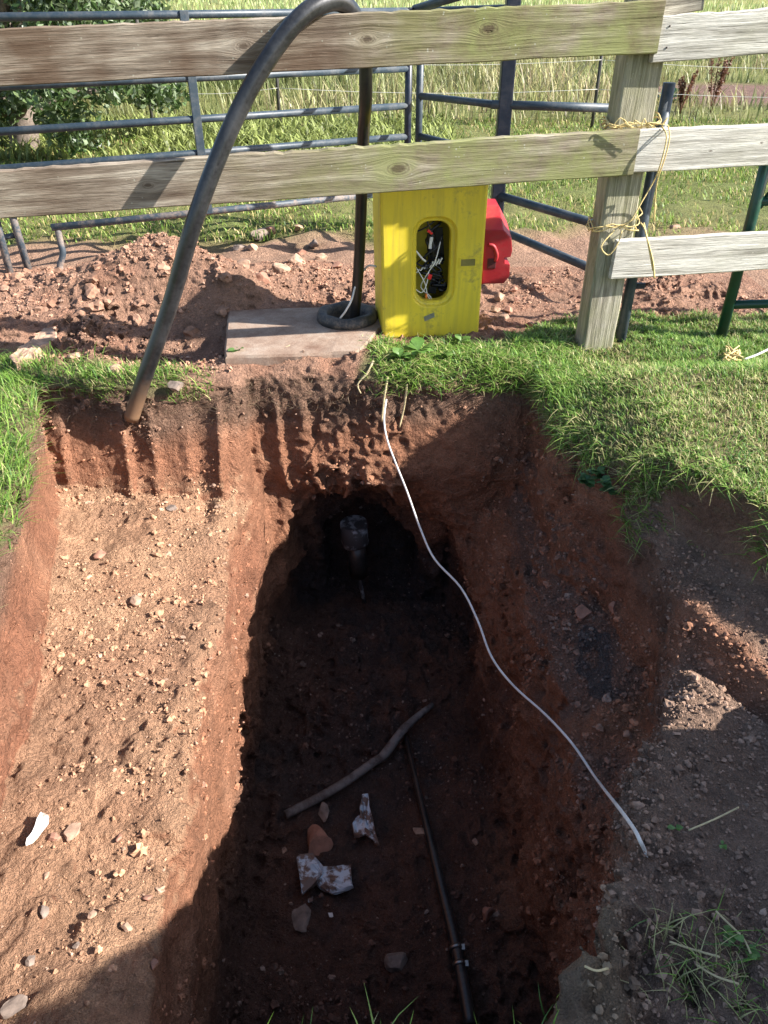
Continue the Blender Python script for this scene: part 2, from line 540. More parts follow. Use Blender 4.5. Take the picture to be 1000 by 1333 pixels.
def soil_mesh(h=0.0100):
    xs = np.arange(BX0, BX1, h, dtype=np.float32)
    ys = np.arange(BY0, BY1, h, dtype=np.float32)
    zs = np.arange(BZ0, BZ1, h, dtype=np.float32)
    nx, ny, nz = len(xs), len(ys), len(zs)
    F = np.empty((nx, ny, nz), np.float32)
    X2, Z2 = xs[:, None], zs[None, :]
    # far wall of the deep trench, with the bucket-teeth grooves
    edges = np.array([-2.5, -1.56, -1.42, -1.30, -1.13, -1.01, -0.86, -0.73, -0.61, -0.50, -0.36, -0.19, -0.04, 3.0])

    def teeth(x):
        k = np.clip(np.searchsorted(edges, x) - 1, 0, len(edges) - 2)
        t = (x - edges[k]) / (edges[k + 1] - edges[k])
        return np.clip(t * 1.25, 0, 1) ** 2 * (1 - sstep(0.90, 1.0, t)) * (0.6 + 0.4 * np.sin(k * 2.4))
    YF = np.interp(zs, [-1.7, -1.0, -0.6, -0.45, -0.2, 0.1], [3.06, 3.10, 3.14, 3.12, 3.20, 3.27])[None, :] + 0 * X2
    gr = teeth(X2 + 0.1 * Z2 + 0.012 * noise(X2, 0.0, Z2, 7, 4)) * sstep(-0.62, -0.5, Z2) * (1 - sstep(-0.16, -0.08, Z2)) * (1 - sstep(-0.25, 0.0, X2))
    YF = YF - 0.040 * gr + 0.05 * noise(X2, 0.0, Z2, 3.0, 2)
    YS = np.interp(zs, [-0.6, -0.45, -0.3, -0.1, 0.1], [2.84, 2.87, 2.96, 3.07, 3.12])[None, :] + 0 * X2
    gr2 = teeth(X2 + 0.10 * Z2 + 0.012 * noise(X2, 0.0, Z2, 7, 4)) * (1 - sstep(-0.10, -0.03, Z2)) * sstep(-0.48, -0.40, Z2)
    YS = YS - 0.044 * gr2 + 0.02 * noise(X2, 0.3, Z2, 3.5, 3)
    for j0 in range(0, ny, 48):
        yy = ys[j0:j0 + 48]
        X, Y, Z = xs[:, None, None], yy[None, :, None], zs[None, None, :]
        g = ground(xs[:, None], yy[None, :]).astype(np.float32)[:, :, None]
        f = Z - g
        XR = tab2(XR_T, yy, zs)[None].astype(np.float32)
        XL = (np.interp(yy, [0.4, 1.0, 2.0, 2.6, 3.4], [-.44, -.54, -.61, -.62, -.56])[:, None] + np.interp(zs, [-1.7, -1.0, -0.6, -0.3, 0], [0.0, -0.02, 0.0, -0.03, -0.06])[None, :])[None].astype(np.float32)
        zf = (-1.60 + 0.05 * noise(xs[:, None], yy[None, :], 0.0, 2.5, 5) + 0.10 * sstep(2.3, 3.2, yy)[None, :] + 0.35 * (1 - sstep(0.45, 0.95, yy))[None, :])[:, :, None]
        pA = np.maximum(np.maximum(np.maximum(XL - X, X - XR), zf - Z), np.maximum(Y - YF[:, None, :], 0.52 - Y + 0.10 * Z))
        XLs = (np.interp(yy, [0.4, 1.5, 2.0, 2.5, 3.05, 3.3], [-1.02, -1.14, -1.23, -1.36, -1.52, -1.56])[:, None] + np.interp(zs, [-0.5, -0.3, 0.05], [0.03, 0.0, 0.0])[None, :])[None].astype(np.float32)
        zsf = (np.interp(yy, [0.4, 0.9, 1.6, 2.9], [-0.40, -0.47, -0.49, -0.45])[None, :] + 0.030 * noise(xs[:, None], yy[None, :], 0.2, 2.2, 2) + 0.05 * sstep(-1.05, -1.5, xs)[:, None]
               - 0.03 * np.exp(-((xs[:, None] + 0.78 + 0.05 * noise(0.0, yy[None, :], 0.0, 3, 1)) / 0.03) ** 2) * sstep(-0.2, 0.3, noise(0.0, yy[None, :], 0.7, 2.2, 3)))[:, :, None]
        pB = np.maximum(np.maximum(np.maximum(XLs - X, X + 0.40), zsf - Z), np.maximum(Y - YS[:, None, :], 0.50 - Y))
        if yy[-1] > 2.65:
            tap = 1 - 0.30 * sstep(2.95, 3.6, Y)
            wob = 0.055 * noise(X, Y, Z, 6.0, 1)
            ellb = ((np.abs((X + 0.06) / (0.58 - 0.40 * np.clip(Y - 3.0, 0, 1))) ** 2.8 + np.abs((Z + 1.34) / (0.84 - 0.4 * np.clip(Y - 3.0, 0, 1))) ** 2.8) ** (1 / 2.8) - 1) * 0.4 + 0.7 * wob
            pE = np.maximum(np.maximum(ellb, zf - Z), np.maximum(Y - 3.40 - wob, 2.7 - Y))
            ell = ((np.abs((X + 0.09) / (0.37 * tap)) ** 2.6 + np.abs((Z + 1.32) / (0.70 * tap)) ** 2.6) ** (1 / 2.6) - 1) * 0.33 + wob
            pC = smin(np.maximum(np.maximum(ell, zf - Z), np.maximum(Y - 3.62, 2.7 - Y)), pE, 0.06)
        else:
            pC = np.float32(9.0)
        p = smin(smin(pA, pB, 0.07), pC, 0.04)
        F[:, j0:j0 + 48] = -smin(-f, p, 0.05)
    # rough surface: noise only in a band round the surface
    idx = np.nonzero(np.abs(F.ravel()) < 0.12)[0]
    ix, r = np.divmod(idx, ny * nz)
    iy, iz = np.divmod(r, nz)
    x, y, z = xs[ix], ys[iy], zs[iz]
    edge = sstep(BX0, BX0 + .25, x) * (1 - sstep(BX1 - .25, BX1, x)) * (1 - sstep(BY1 - .25, BY1, y)) * sstep(BY0, BY0 + .2, y)
    dep = ground(x, y) - z
    turf = (dep < 0.03).astype(np.float32)
    smooth_wall = sstep(-1.05, -1.25, x) * sstep(0.05, 0.12, dep) * (1 - sstep(0.30, 0.42, dep)) * (1 - sstep(2.75, 2.9, y))
    yard = turf * sstep(3.25, 3.5, y)
    amp = (1 - 0.8 * smooth_wall) * np.where((turf > 0) & (y < 3.3) & (yl(x) < y), 0.45, 1.0)
    amp = amp * (1 + 0.9 * yard * sstep(-0.4, -0.7, x))
    n1, n2, n3 = noise(x, y, z, 4.0, 0), noise(x, y, z, 10.0, 1), noise(x, y, z, 24.0, 2)
    n4 = noise(x, y, z, 48.0, 3)
    zone = sstep(-0.25, 0.35, noise(x, y, z, 1.7, 4))          # smooth-cut faces against crumbled ones
    bill = 0.5 - np.abs(n2)
    n0 = noise(x, y, z, 2.3, 5)
    rgt = sstep(0.35, 0.6, x) * (1 - turf)
    zone = np.clip(zone + 0.55 * rgt + 0.3 * sstep(0.9, 1.4, dep), 0.15, 1.35)
    ver = rgt * 0.03 * noise(x, y * 1.0, z * 0.25, 9.0, 0)
    shl = sstep(-0.45, -0.60, x) * sstep(0.36, 0.42, dep) * (1 - sstep(0.55, 0.62, dep)) * (1 - sstep(2.78, 2.86, y))
    zone = zone * (1 - 0.62 * shl) + 0.25 * sstep(1.2, 1.5, dep)
    scr = sstep(2.80, 2.86, y) * (1 - sstep(3.06, 3.10, y)) * sstep(-0.45, -0.60, x) * sstep(0.05, 0.10, dep) * (1 - sstep(0.40, 0.46, dep))
    zone = zone * (1 - 0.75 * scr) - 0.25 * scr
    disp = ver + 0.032 * n0 + 0.030 * n1 + (0.42 + 0.85 * zone) * (0.034 * bill + 0.026 * (0.40 - np.abs(n3)) + 0.013 * n4)
    F.ravel()[idx] -= (disp * amp * edge).astype(np.float32)
    # naive surface nets
    S = F < 0
    c = [S[a:nx - 1 + a, b:ny - 1 + b, d:nz - 1 + d] for a in (0, 1) for b in (0, 1) for d in (0, 1)]
    anyc, allc = c[0].copy(), c[0].copy()
    for q in c[1:]:
        anyc |= q; allc &= q
    act = np.nonzero((anyc & ~allc).ravel())[0]
    cx, r = np.divmod(act, (ny - 1) * (nz - 1))
    cy, cz = np.divmod(r, nz - 1)
    corners = [(a, b, d) for a in (0, 1) for b in (0, 1) for d in (0, 1)]
    val = [F[cx + a, cy + b, cz + d] for a, b, d in corners]
    acc = np.zeros((len(act), 3), np.float32)
    cnt = np.zeros(len(act), np.float32)
    for i in range(8):
        for k in range(i + 1, 8):
            diff = [corners[k][m] - corners[i][m] for m in range(3)]
            if sum(abs(d) for d in diff) != 1: continue
            cross = (val[i] < 0) != (val[k] < 0)
            t = np.where(cross, val[i] / np.where(cross, val[i] - val[k], 1), 0)
            pt = np.array(corners[i], np.float32)[None] + t[:, None] * np.array(diff, np.float32)[None]
            acc += pt * cross[:, None]; cnt += cross
    vert = acc / cnt[:, None] + np.stack([cx, cy, cz], 1)
    vert = vert * h + np.array([BX0, BY0, BZ0], np.float32)
    vid = np.full((nx - 1) * (ny - 1) * (nz - 1), -1, np.int32)
    vid[act] = np.arange(len(act), dtype=np.int32)
    V = vid.reshape(nx - 1, ny - 1, nz - 1)
    faces = []
    for ax in range(3):
        sl0 = [slice(1, -1)] * 3; sl1 = [slice(1, -1)] * 3
        sl0[ax] = slice(0, -1); sl1[ax] = slice(1, None)
        a, b_ = S[tuple(sl0)], S[tuple(sl1)]
        e = np.nonzero(a != b_)
        off = [1, 1, 1]; off[ax] = 0
        i, j, k = e[0] + off[0], e[1] + off[1], e[2] + off[2]
        u, v = (ax + 1) % 3, (ax + 2) % 3
        def at(du, dv):
            q = [i.copy(), j.copy(), k.copy()]
            q[u] -= du; q[v] -= dv
            return V[q[0], q[1], q[2]]
        quad = np.stack([at(1, 1), at(0, 1), at(0, 0), at(1, 0)], 1)
        inside = a[e]
        quad[~inside] = quad[~inside][:, ::-1]
        faces.append(quad)
    faces = np.concatenate(faces)
    return vert, faces


def vnormals(v, f):
    n = np.cross(v[f[:, 2]] - v[f[:, 0]], v[f[:, 3]] - v[f[:, 1]])
    out = np.zeros_like(v)
    for k in range(4):
        for a in range(3):
            out[:, a] += np.bincount(f[:, k], n[:, a], len(v))
    return out / np.maximum(np.linalg.norm(out, axis=1, keepdims=True), 1e-12)


def mixc(c, t, col):
    return c * (1 - t[:, None]) + np.array(col)[None] * t[:, None]


def yard_mask(x, y):
    """bare reddish yard behind the fence: 1 dirt, 0 grass"""
    n = 0.35 * noise(x, y, 0, 1.1, 2) + 0.30 * noise(x, y, 0, 3.5, 3)
    far = np.interp(x, [-4, -2, 0, 0.8, 1.8, 4, 7], [5.1, 5.2, 5.25, 5.6, 5.5, 5.1, 4.8])
    near = np.interp(x, [-3, -1.9, -1.5, -0.95, -0.8, -0.2, -0.05, 0.6, 1.0, 1.4, 4], [3.35, 3.30, 3.28, 3.25, 3.02, 3.02, 3.50, 3.55, 3.85, 3.95, 4.0])
    m = sstep(-0.25, 0.25, far - y + n) * sstep(-0.08, 0.08, y - near + 0.2 * n)
    patch = sstep(0.0, 0.35, 1 - ((x - 6.0) / 2.6) ** 2 - ((y - 14.0) / 1.6) ** 2 + 0.7 * n)
    return np.maximum(m, patch)


def surf_color(v, nrm):
    x, y, z = v[:, 0], v[:, 1], v[:, 2]
    n1, n2, n3 = noise(x, y, z, 2.2, 1), noise(x, y, z, 6.5, 2), noise(x, y, z, 18, 3)
    dep = ground(x, y) - z
    red = np.tile(np.array([0.31, 0.143, 0.082]), (len(v), 1))
    c = mixc(red, sstep(-0.1, 0.6, n1) * 0.55, (0.25, 0.105, 0.062))
    c = mixc(c, sstep(0.15, 0.6, n2) * 0.45, (0.42, 0.22, 0.135))
    # topsoil layer
    top = 1 - sstep(0.10, 0.24, dep + 0.07 * n1 + 0.05 * n2)
    c = mixc(c, top * 0.85, (0.185, 0.115, 0.08))
    # dusty shelf floor
    sh = sstep(0.34, 0.42, dep) * (1 - sstep(0.58, 0.66, dep)) * sstep(0.35, 0.75, nrm[:, 2]) * (1 - sstep(-0.55, -0.45, x))
    c = mixc(c, sh * (0.75 + 0.25 * n2), (0.44, 0.265, 0.160))
    c = mixc(c, sh * sstep(0.0, 0.5, n1 + 0.6 * n2) * 0.6, (0.29, 0.155, 0.095))
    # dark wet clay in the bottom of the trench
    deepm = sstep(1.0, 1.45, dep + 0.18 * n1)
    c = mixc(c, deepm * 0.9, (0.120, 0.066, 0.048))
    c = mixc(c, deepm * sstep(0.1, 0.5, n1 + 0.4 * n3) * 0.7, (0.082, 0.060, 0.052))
    # near-black towards the back of the hollow round the buried pipe
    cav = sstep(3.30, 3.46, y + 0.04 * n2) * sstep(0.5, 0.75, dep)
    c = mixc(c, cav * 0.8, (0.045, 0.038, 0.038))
    # terrace of slipped stony soil on the right
    ter = sstep(0.55, 0.64, x) * sstep(0.3, 0.4, dep) * (1 - sstep(0.85, 1.0, dep)) * sstep(0.25, 0.6, nrm[:, 2]) * sstep(1.3, 1.6, y)
    c = mixc(c, ter * 0.7, (0.17, 0.11, 0.085))
    gp = ter * sstep(0.0, 0.25, 0.45 - ((x - 0.80 - 0.05 * n1) / 0.085) ** 2 - ((y - 1.98) / 0.33) ** 2 + 0.8 * n3 + 0.5 * n2)
    c = mixc(c, gp * 0.8, (0.085, 0.075, 0.070))
    # grey-brown loose soil of the right ledge
    q = yl(x) - y
    led = sstep(0.0, 0.05, q) * (1 - sstep(0.04, 0.12, dep)) * sstep(0.3, 0.5, x)
    c = mixc(c, led * 0.95, (0.245, 0.160, 0.115))
    c = mixc(c, led * sstep(0.0, 0.5, n1) * 0.5, (0.30, 0.22, 0.17))
    cut = led * np.exp(-((q - 0.45) / 0.10) ** 2)
    c = mixc(c, cut * 0.8, (0.33, 0.15, 0.085))
    # turf and yard
    surf = (1 - sstep(0.02, 0.06, dep)) * sstep(0.2, 0.5, nrm[:, 2]) * (1 - led)
    turf = np.array([0.17, 0.16, 0.07])
    c = mixc(c, surf * (1 - yard_mask(x, y)) * 0.8, turf)
    lip = surf * (1 - sstep(0.8, 1.0, y)) * sstep(-0.45, -0.25, x)
    c = mixc(c, lip * 0.9, (0.21, 0.145, 0.105))
    yd = surf * yard_mask(x, y)
    c = mixc(c, yd * 0.9, (0.36, 0.205, 0.138))
    c = mixc(c, yd * sstep(0.0, 0.5, n2) * 0.5, (0.33, 0.165, 0.105))
    return np.clip(c, 0.01, 1)


SV, SF = soil_mesh()
SN = vnormals(SV, SF)
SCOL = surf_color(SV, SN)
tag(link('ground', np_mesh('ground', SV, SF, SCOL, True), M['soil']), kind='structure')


def snap(px, py, zguess, it=6):
    """world point on the dug surface that shows at this pixel"""
    r, d = (px - 500) / 1000, (py - 666.5) / 1000
    dirv = np.array([r, CP - d * SP, -SP - d * CP]); dirv /= np.linalg.norm(dirv)
    rel = SV - np.array([0, 0, CAM_H])
    t = rel @ dirv
    perp = np.linalg.norm(rel - t[:, None] * dirv, axis=1)
    ok = np.nonzero((perp < .016) & (t > .3))[0]
    if len(ok) == 0: return G(px, py, zguess)
    k = ok[np.argmin(t[ok])]
    p = np.array([0, 0, CAM_H]) + dirv * t[k]
    return Vector(p)


def outer_ground():
    def axis(lo, hi, b0, b1):
        a = [b0]
        st = 0.05
        while a[-1] > lo: a.append(a[-1] - st); st *= 1.10
        c = [b1]; st = 0.05
        while c[-1] < hi: c.append(c[-1] + st); st *= 1.10
        return np.array(sorted(a) + list(np.arange(b0 + 0.05, b1 - 0.01, 0.05)) + c)
    xs = axis(-300, 300, BX0 + 0.05, BX1 - 0.06)
    ys = axis(-60, 600, BY0 + 0.05, BY1 - 0.06)
    Xg, Yg = np.meshgrid(xs, ys, indexing='ij')
    far = sstep(6, 60, Yg)
    Zg = ground(Xg, Yg) - 0.004 + 0.6 * far * noise(Xg, Yg, 0, 0.03, 4) + 0.03 * sstep(5, 8, Yg) * noise(Xg, Yg, 0, 0.6, 2)
    Zg = Zg + sstep(25, 160, Yg) * 1.0
    nr = (1 - sstep(6.5, 9, Yg)) * sstep(4.75, 4.95, Yg)
    Zg = Zg + nr * (0.03 * noise(Xg, Yg, 0, 3.2, 2) + 0.03 * noise(Xg, Yg, 0, 8, 3))
    v = np.stack([Xg, Yg, Zg], -1).reshape(-1, 3)
    idx = np.arange(len(v)).reshape(Xg.shape)
    f = np.stack([idx[:-1, :-1], idx[1:, :-1], idx[1:, 1:], idx[:-1, 1:]], -1).reshape(-1, 4)
    ctr = v[f].mean(1)
    hole = (ctr[:, 0] > BX0 + 0.055) & (ctr[:, 0] < BX1 - 0.065) & (ctr[:, 1] > BY0 + 0.055) & (ctr[:, 1] < BY1 - 0.065)
    f = f[~hole]
    x, y = v[:, 0], v[:, 1]
    n1, n2 = noise(x, y, 0, 1.4, 1), noise(x, y, 0, 0.22, 3)
    c = np.tile(np.array([0.16, 0.18, 0.055]), (len(v), 1))
    c = mixc(c, sstep(-0.2, 0.5, n1) * 0.6, (0.22, 0.20, 0.08))
    c = mixc(c, sstep(11, 16, y) * sstep(-0.5, 0.5, n2), (0.26, 0.24, 0.08))
    ym = yard_mask(x, y)
    c = mixc(c, ym * 0.95, (0.38, 0.225, 0.155))
    c = mixc(c, ym * sstep(8, 10, y), (0.19, 0.115, 0.09))
    o = link('field_ground', np_mesh('field_ground', v, f, c, True), M['soil'])
    tag(o, kind='structure')
    return Xg, Yg, Zg


OX, OY, OZ = outer_ground()


def ground_z(x, y):
    """height of whichever ground sheet is here"""
    x = np.asarray(x, float); y = np.asarray(y, float)
    far = sstep(6, 60, y)
    return ground(x, y) + 0.6 * far * noise(x, y, 0, 0.03, 4) + 0.03 * sstep(5, 8, y) * noise(x, y, 0, 0.6, 2) + sstep(25, 160, y) * 1.0 - 0.004


def unseen_heap():  # unseen heap, added and shaped to throw shade over ledge and shelf
    n = 90
    u = np.linspace(-1, 1, n)
    A, B = np.meshgrid(u, u, indexing='ij')
    x, y = 1.95 + A * 0.74, 0.02 + B * 1.50
    r = np.maximum(np.abs(A), np.abs(B) * 0.98)
    z = np.interp(y, [-1.35, -0.9, 0.20, 0.45, 0.75, 1.15, 1.45], [0, 1.05, 1.42, 1.26, 0.90, 0.62, -0.05]) * np.clip(1 - np.abs(A) ** 1.5, 0, 1) + 0.10 * noise(x, y, 0, 4, 1) * (r < 1) + 0.05 * np.abs(noise(x, y, 0, 12, 2)) - 0.22 * sstep(0.85, 1.1, r)
    z = z + np.where(r < 0.97, 0.0, -0.3)
    v = np.stack([x, y, z], -1).reshape(-1, 3)
    i = np.arange(n * n).reshape(n, n)
    f = np.stack([i[:-1, :-1], i[1:, :-1], i[1:, 1:], i[:-1, 1:]], -1).reshape(-1, 4)
    f = f[(r.reshape(-1)[f] < 1.15).all(1)]
    c = np.tile(np.array([0.30, 0.15, 0.09]), (len(v), 1))
    c = mixc(c, sstep(-0.3, 0.4, noise(x, y, 0, 3, 3)).ravel() * 0.7, (0.20, 0.14, 0.11))
    tag(link('shading_heap', np_mesh('shading_heap', v, f, c, True), M['soil']), kind='structure')


unseen_heap()


# ------------------------------------------------------------------ loose soil
def ico(sub):
    bm = bmesh.new()
    bmesh.ops.create_icosphere(bm, subdivisions=sub, radius=1)
    v = np.array([p.co for p in bm.verts]); f = np.array([[q.index for q in p.verts] for p in bm.faces])
    bm.free()
    return v, f


ICO1, ICO2, ICO3 = ico(1), ico(2), ico(3)
OCT = (np.array([[1, 0, 0], [-1, 0, 0], [0, 1, 0], [0, -1, 0], [0, 0, 1], [0, 0, -1.0]]), np.array([[0, 2, 4], [2, 1, 4], [1, 3, 4], [3, 0, 4], [2, 0, 5], [1, 2, 5], [3, 1, 5], [0, 3, 5]]))


def scatter_clods(name, pos, size, col, base, seed, squash=0.75):
    rng = np.random.default_rng(seed)
    bv, bf = base
    n = len(pos)
    var = bv[None] * (1 + 0.28 * rng.standard_normal((n, len(bv), 1)))
    ax = rng.random((n, 1, 3)) * 0.6 + 0.65
    ax[..., 2] *= squash
    v = var * ax
    a = rng.random(n) * 2 * np.pi
    ca, sa = np.cos(a)[:, None], np.sin(a)[:, None]
    vx, vy = v[..., 0] * ca - v[..., 1] * sa, v[..., 0] * sa + v[..., 1] * ca
    v = np.stack([vx, vy, v[..., 2]], -1) * size[:, None, None] + pos[:, None]
    f = bf[None] + (np.arange(n) * len(bv))[:, None, None]
    c = np.repeat(col, len(bv), 0)
    o = link(name, np_mesh(name, v.reshape(-1, 3), f.reshape(-1, 3), c), M['clod'])
    return o


def in_view(v, mx=0.06):
    d = v[:, 1] * CP - (v[:, 2] - CAM_H) * SP
    px = v[:, 0] / np.maximum(d, .05)
    up = v[:, 1] * SP + (v[:, 2] - CAM_H) * CP
    py = up / np.maximum(d, .05)
    return (d > 0.1) & (np.abs(px) < 0.5 + mx) & (np.abs(py) < 0.667 + mx)


SV_VIEW = in_view(SV, 0.12)
SDEP = ground(SV[:, 0], SV[:, 1]) - SV[:, 2]
x, y, z = SV[:, 0], SV[:, 1], SV[:, 2]
q_ = yl(x) - y
W = np.zeros(len(SV))
shelf = (SDEP > .36) & (SDEP < .62) & (SN[:, 2] > .6) & (x < -.5)
W[shelf] = 1.5
W[(SDEP > 1.35) & (SN[:, 2] > .4)] = 1.2
led = (q_ > 0) & (x > .35) & (SDEP < .1) & (SN[:, 2] > .3)
W[led] = 0.7
W[(x > .5) & (SDEP > .25) & (SDEP < .95) & (SN[:, 2] > .25)] = 2.6
yd = (SDEP < .05) & (yard_mask(x, y) > .5) & (y > 3.2)
W[yd] = 1.5
W[(SDEP > 0.0) & (SDEP < .2) & (SN[:, 2] < .6)] = 1.0
W[(W == 0)] = 0.22
W *= 0.15 + sstep(-0.15, 0.5, noise(x, y, z, 3.0, 5) + 0.4 * noise(x, y, z, 9.0, 1)) * 1.8
W[(x < -1.05) & (SDEP > .05) & (SDEP < .36) & (y < 2.85)] *= 0.1
W[(SDEP < .05) & (yard_mask(x, y) < .5) & ~led] = 0.03
W[~SV_VIEW] *= 0.10
W /= W.sum()


def clod_batch(name, n, smin_, smax_, base, seed, boost, pale=0.15):
    rng = np.random.default_rng(seed)
    i = rng.choice(len(SV), n, p=W)
    s = smin_ * (smax_ / smin_) ** (rng.random(n) ** 1.8)
    p = SV[i] + SN[i] * (s * 0.15)[:, None] + rng.normal(0, .004, (n, 3))
    c = SCOL[i] * (boost * (0.75 + 0.5 * rng.random((n, 1))))
    g = rng.random(n) < pale
    c[g] = c[g] * 0.55 + np.array([0.30, 0.22, 0.17]) * (0.35 + 0.4 * rng.random((g.sum(), 1)))
    return tag(scatter_clods(name, p, s, np.clip(c, .01, .7), base, seed), 'loose crumbs of reddish brown soil strewn over the dig', 'soil', kind='stuff')


clod_batch('soil_crumbs', 40000, 0.0018, 0.005, OCT, 1, 1.05)
clod_batch('soil_lumps', 13000, 0.003, 0.009, ICO1, 4, 1.0)['label'] = 'pea sized lumps of soil strewn over the dig'
clod_batch('soil_clods', 2600, 0.006, 0.017, ICO2, 2, 1.0, 0.08)['label'] = 'knobbly clods of reddish soil lying on the dig'
# the raw heap of dug clods behind the fence
hp = yd & (x < -0.75) & (y > 3.75) & (y < 4.7)
hi = np.nonzero(hp)[0]
i = RNG.choice(hi, 520)
s = 0.007 * (0.045 / 0.007) ** (RNG.random(520) ** 2.8)
li = np.nonzero(led & SV_VIEW)[0]
i2 = RNG.choice(li, 7000)
s2 = 0.0018 * (0.008 / 0.0018) ** (RNG.random(7000) ** 2.2)
tag(scatter_clods('ledge_crumbs', SV[i2] + SN[i2] * (s2 * .2)[:, None] + RNG.normal(0, .004, (7000, 3)), s2, SCOL[i2] * (0.75 + .6 * RNG.random((7000, 1))), ICO1, 19),
    'grey brown crumbs of loose soil covering the right ledge', 'soil', kind='stuff')
tag(scatter_clods('heap_clods', SV[i] - SN[i] * (s * .1)[:, None], s, SCOL[i] * (0.6 + .4 * RNG.random((520, 1))), ICO2, 9),
    'rough red clods heaped on the bare yard behind the fence', 'soil', kind='stuff')


# ------------------------------------------------------------------ grass
def blades(name, root, nrm, hgt, wid, lean, col, seed, label, cat, seg=3, droop=0.5, tipcol=None):
    """tapered bent blades as one mesh"""
    rng = np.random.default_rng(seed)
    n = len(root)
    a = rng.random(n) * 2 * np.pi
    d = np.stack([np.cos(a), np.sin(a), 0 * a], 1)
    side = np.stack([-np.sin(a), np.cos(a), 0 * a], 1)
    verts, cols = [], []
    up = nrm * 0.4 + np.array([0, 0, 0.6])
    up /= np.linalg.norm(up, axis=1, keepdims=True)
    for k in range(seg + 1):
        t = k / seg
        off = up * (hgt * (t - droop * lean * t * t * 0.6))[:, None] + d * (hgt * lean * t * t)[:, None]
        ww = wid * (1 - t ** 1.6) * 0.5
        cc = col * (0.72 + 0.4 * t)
        if k < seg:
            verts += [root + off - side * ww[:, None], root + off + side * ww[:, None]]
            cols += [cc, cc]
        else:
            verts.append(root + off); cols.append(cc)
    m = len(verts)
    V = np.stack(verts, 1).reshape(-1, 3)
    C = np.stack(cols, 1).reshape(-1, 3)
    base = (np.arange(n) * m)[:, None]
    tri = []
    for k in range(seg - 1):
        b = 2 * k
        tri += [[b, b + 1, b + 3], [b, b + 3, b + 2]]
    tri.append([2 * seg - 2, 2 * seg - 1, 2 * seg])
    Fc = (base[:, None] + np.array(tri)[None]).reshape(-1, 3)
    o = link(name, np_mesh(name, V, Fc, np.clip(C, 0, 1)), M['grass'])
    return tag(o, label, cat, kind='stuff')


def grass_cols(n, rng, dry):
    g = np.array([[0.14, 0.26, 0.035], [0.20, 0.34, 0.055], [0.28, 0.40, 0.09], [0.09, 0.19, 0.04]])[rng.integers(0, 4, n)]
    s = np.array([[0.52, 0.46, 0.22], [0.42, 0.39, 0.17]])[rng.integers(0, 2, n)]
    k = (rng.random(n) < dry)[:, None]
    return np.where(k, s, g) * (0.8 + 0.45 * rng.random((n, 1)))


ym = yard_mask(x, y)
top = (SDEP < .04) & (SN[:, 2] > .45) & (ym < .5)
rng = np.random.default_rng(5)
bank = np.nonzero(top & (x > .60) & (q_ < 0.03) & (y > 1.2) & (y < 4.3))[0]
cl = noise(x[bank], y[bank], 0, 5, 2) + 0.5 * noise(x[bank], y[bank], 0, 14, 3)
pw = np.clip(0.8 + 0.5 * cl, 0.22, 2)
i = rng.choice(bank, 64000, p=pw / pw.sum())
dryp = np.clip(0.20 + 0.40 * noise(x[i], y[i], 0, 2.6, 4) + 0.25 * sstep(3.2, 2.4, y[i]), .05, .85)
g0 = grass_cols(len(i), rng, 0)
g1 = grass_cols(len(i), rng, 1)
cc = np.where((rng.random(len(i)) < dryp)[:, None], g1, g0)
hh = rng.uniform(.014, .046, len(i)) * (0.75 + 0.5 * np.clip(noise(x[i], y[i], 0, 4, 1) + .3, 0, 1))
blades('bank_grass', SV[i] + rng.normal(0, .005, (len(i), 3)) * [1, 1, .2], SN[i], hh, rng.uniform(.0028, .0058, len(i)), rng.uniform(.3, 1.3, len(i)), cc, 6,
       'short sunlit turf on the bank right of the pit', 'grass')
# turf lip spilling over the right rim, the strip in front of the yellow box, the left bank
def rim_sel(cond): return np.nonzero(cond)[0]
lip = rim_sel((x > .62) & (x < 1.3) & (SDEP > -.02) & (SDEP < .12) & (y > 1.9) & (y < 3.2) & (q_ < .10) & (SN[:, 2] < .95))
i = rng.choice(lip, 5200)
wt = sstep(-.3, .3, noise(x[i], y[i], z[i], 6, 2)) > rng.random(len(i))
i = i[wt]
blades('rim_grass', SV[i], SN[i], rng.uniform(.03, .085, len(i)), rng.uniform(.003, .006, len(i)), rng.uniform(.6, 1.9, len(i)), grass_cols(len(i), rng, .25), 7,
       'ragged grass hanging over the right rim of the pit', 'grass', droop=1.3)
strip = rim_sel((SDEP < .10) & (x > -.72) & (x < .85) & (y > 3.06) & (y < 3.52) & (SN[:, 2] > .1))
dens = np.clip(0.02 + 1.0 * sstep(-.20, .10, x[strip]) + 0.7 * noise(x[strip], y[strip], 0, 5, 1) - .25, .0, 2)
i = rng.choice(strip, 6500, p=dens / dens.sum())
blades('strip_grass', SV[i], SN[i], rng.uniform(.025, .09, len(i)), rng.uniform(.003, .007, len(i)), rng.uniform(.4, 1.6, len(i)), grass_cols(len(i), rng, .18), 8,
       'tufty grass strip between the yellow box and the pit rim', 'grass', droop=1.0)
lft = rim_sel((SDEP < .07) & (x < -1.12) & (y > .6) & (y < 3.35) & (SN[:, 2] > .2) & ((x < -1.3) | (y < 2.5)))
lft = lft[y[lft] > 1.5]
i = rng.choice(lft, 17000)
i = i[(0.85 + 0.7 * noise(x[i], y[i], 0, 4, 2)) * np.where((y[i] > 2.95) & (x[i] > -1.5), .45, 1) > rng.random(len(i))]
blades('left_grass', SV[i], SN[i], rng.uniform(.04, .11, len(i)), rng.uniform(.003, .006, len(i)), rng.uniform(.3, 1.4, len(i)), grass_cols(len(i), rng, .10), 9,
       'bright green grass on the left rim of the shelf', 'grass', droop=0.8)
edge = rim_sel((SDEP < .08) & (x > -1.5) & (x < -.75) & (y > 2.98) & (y < 3.25))
i = rng.choice(edge, 2600)
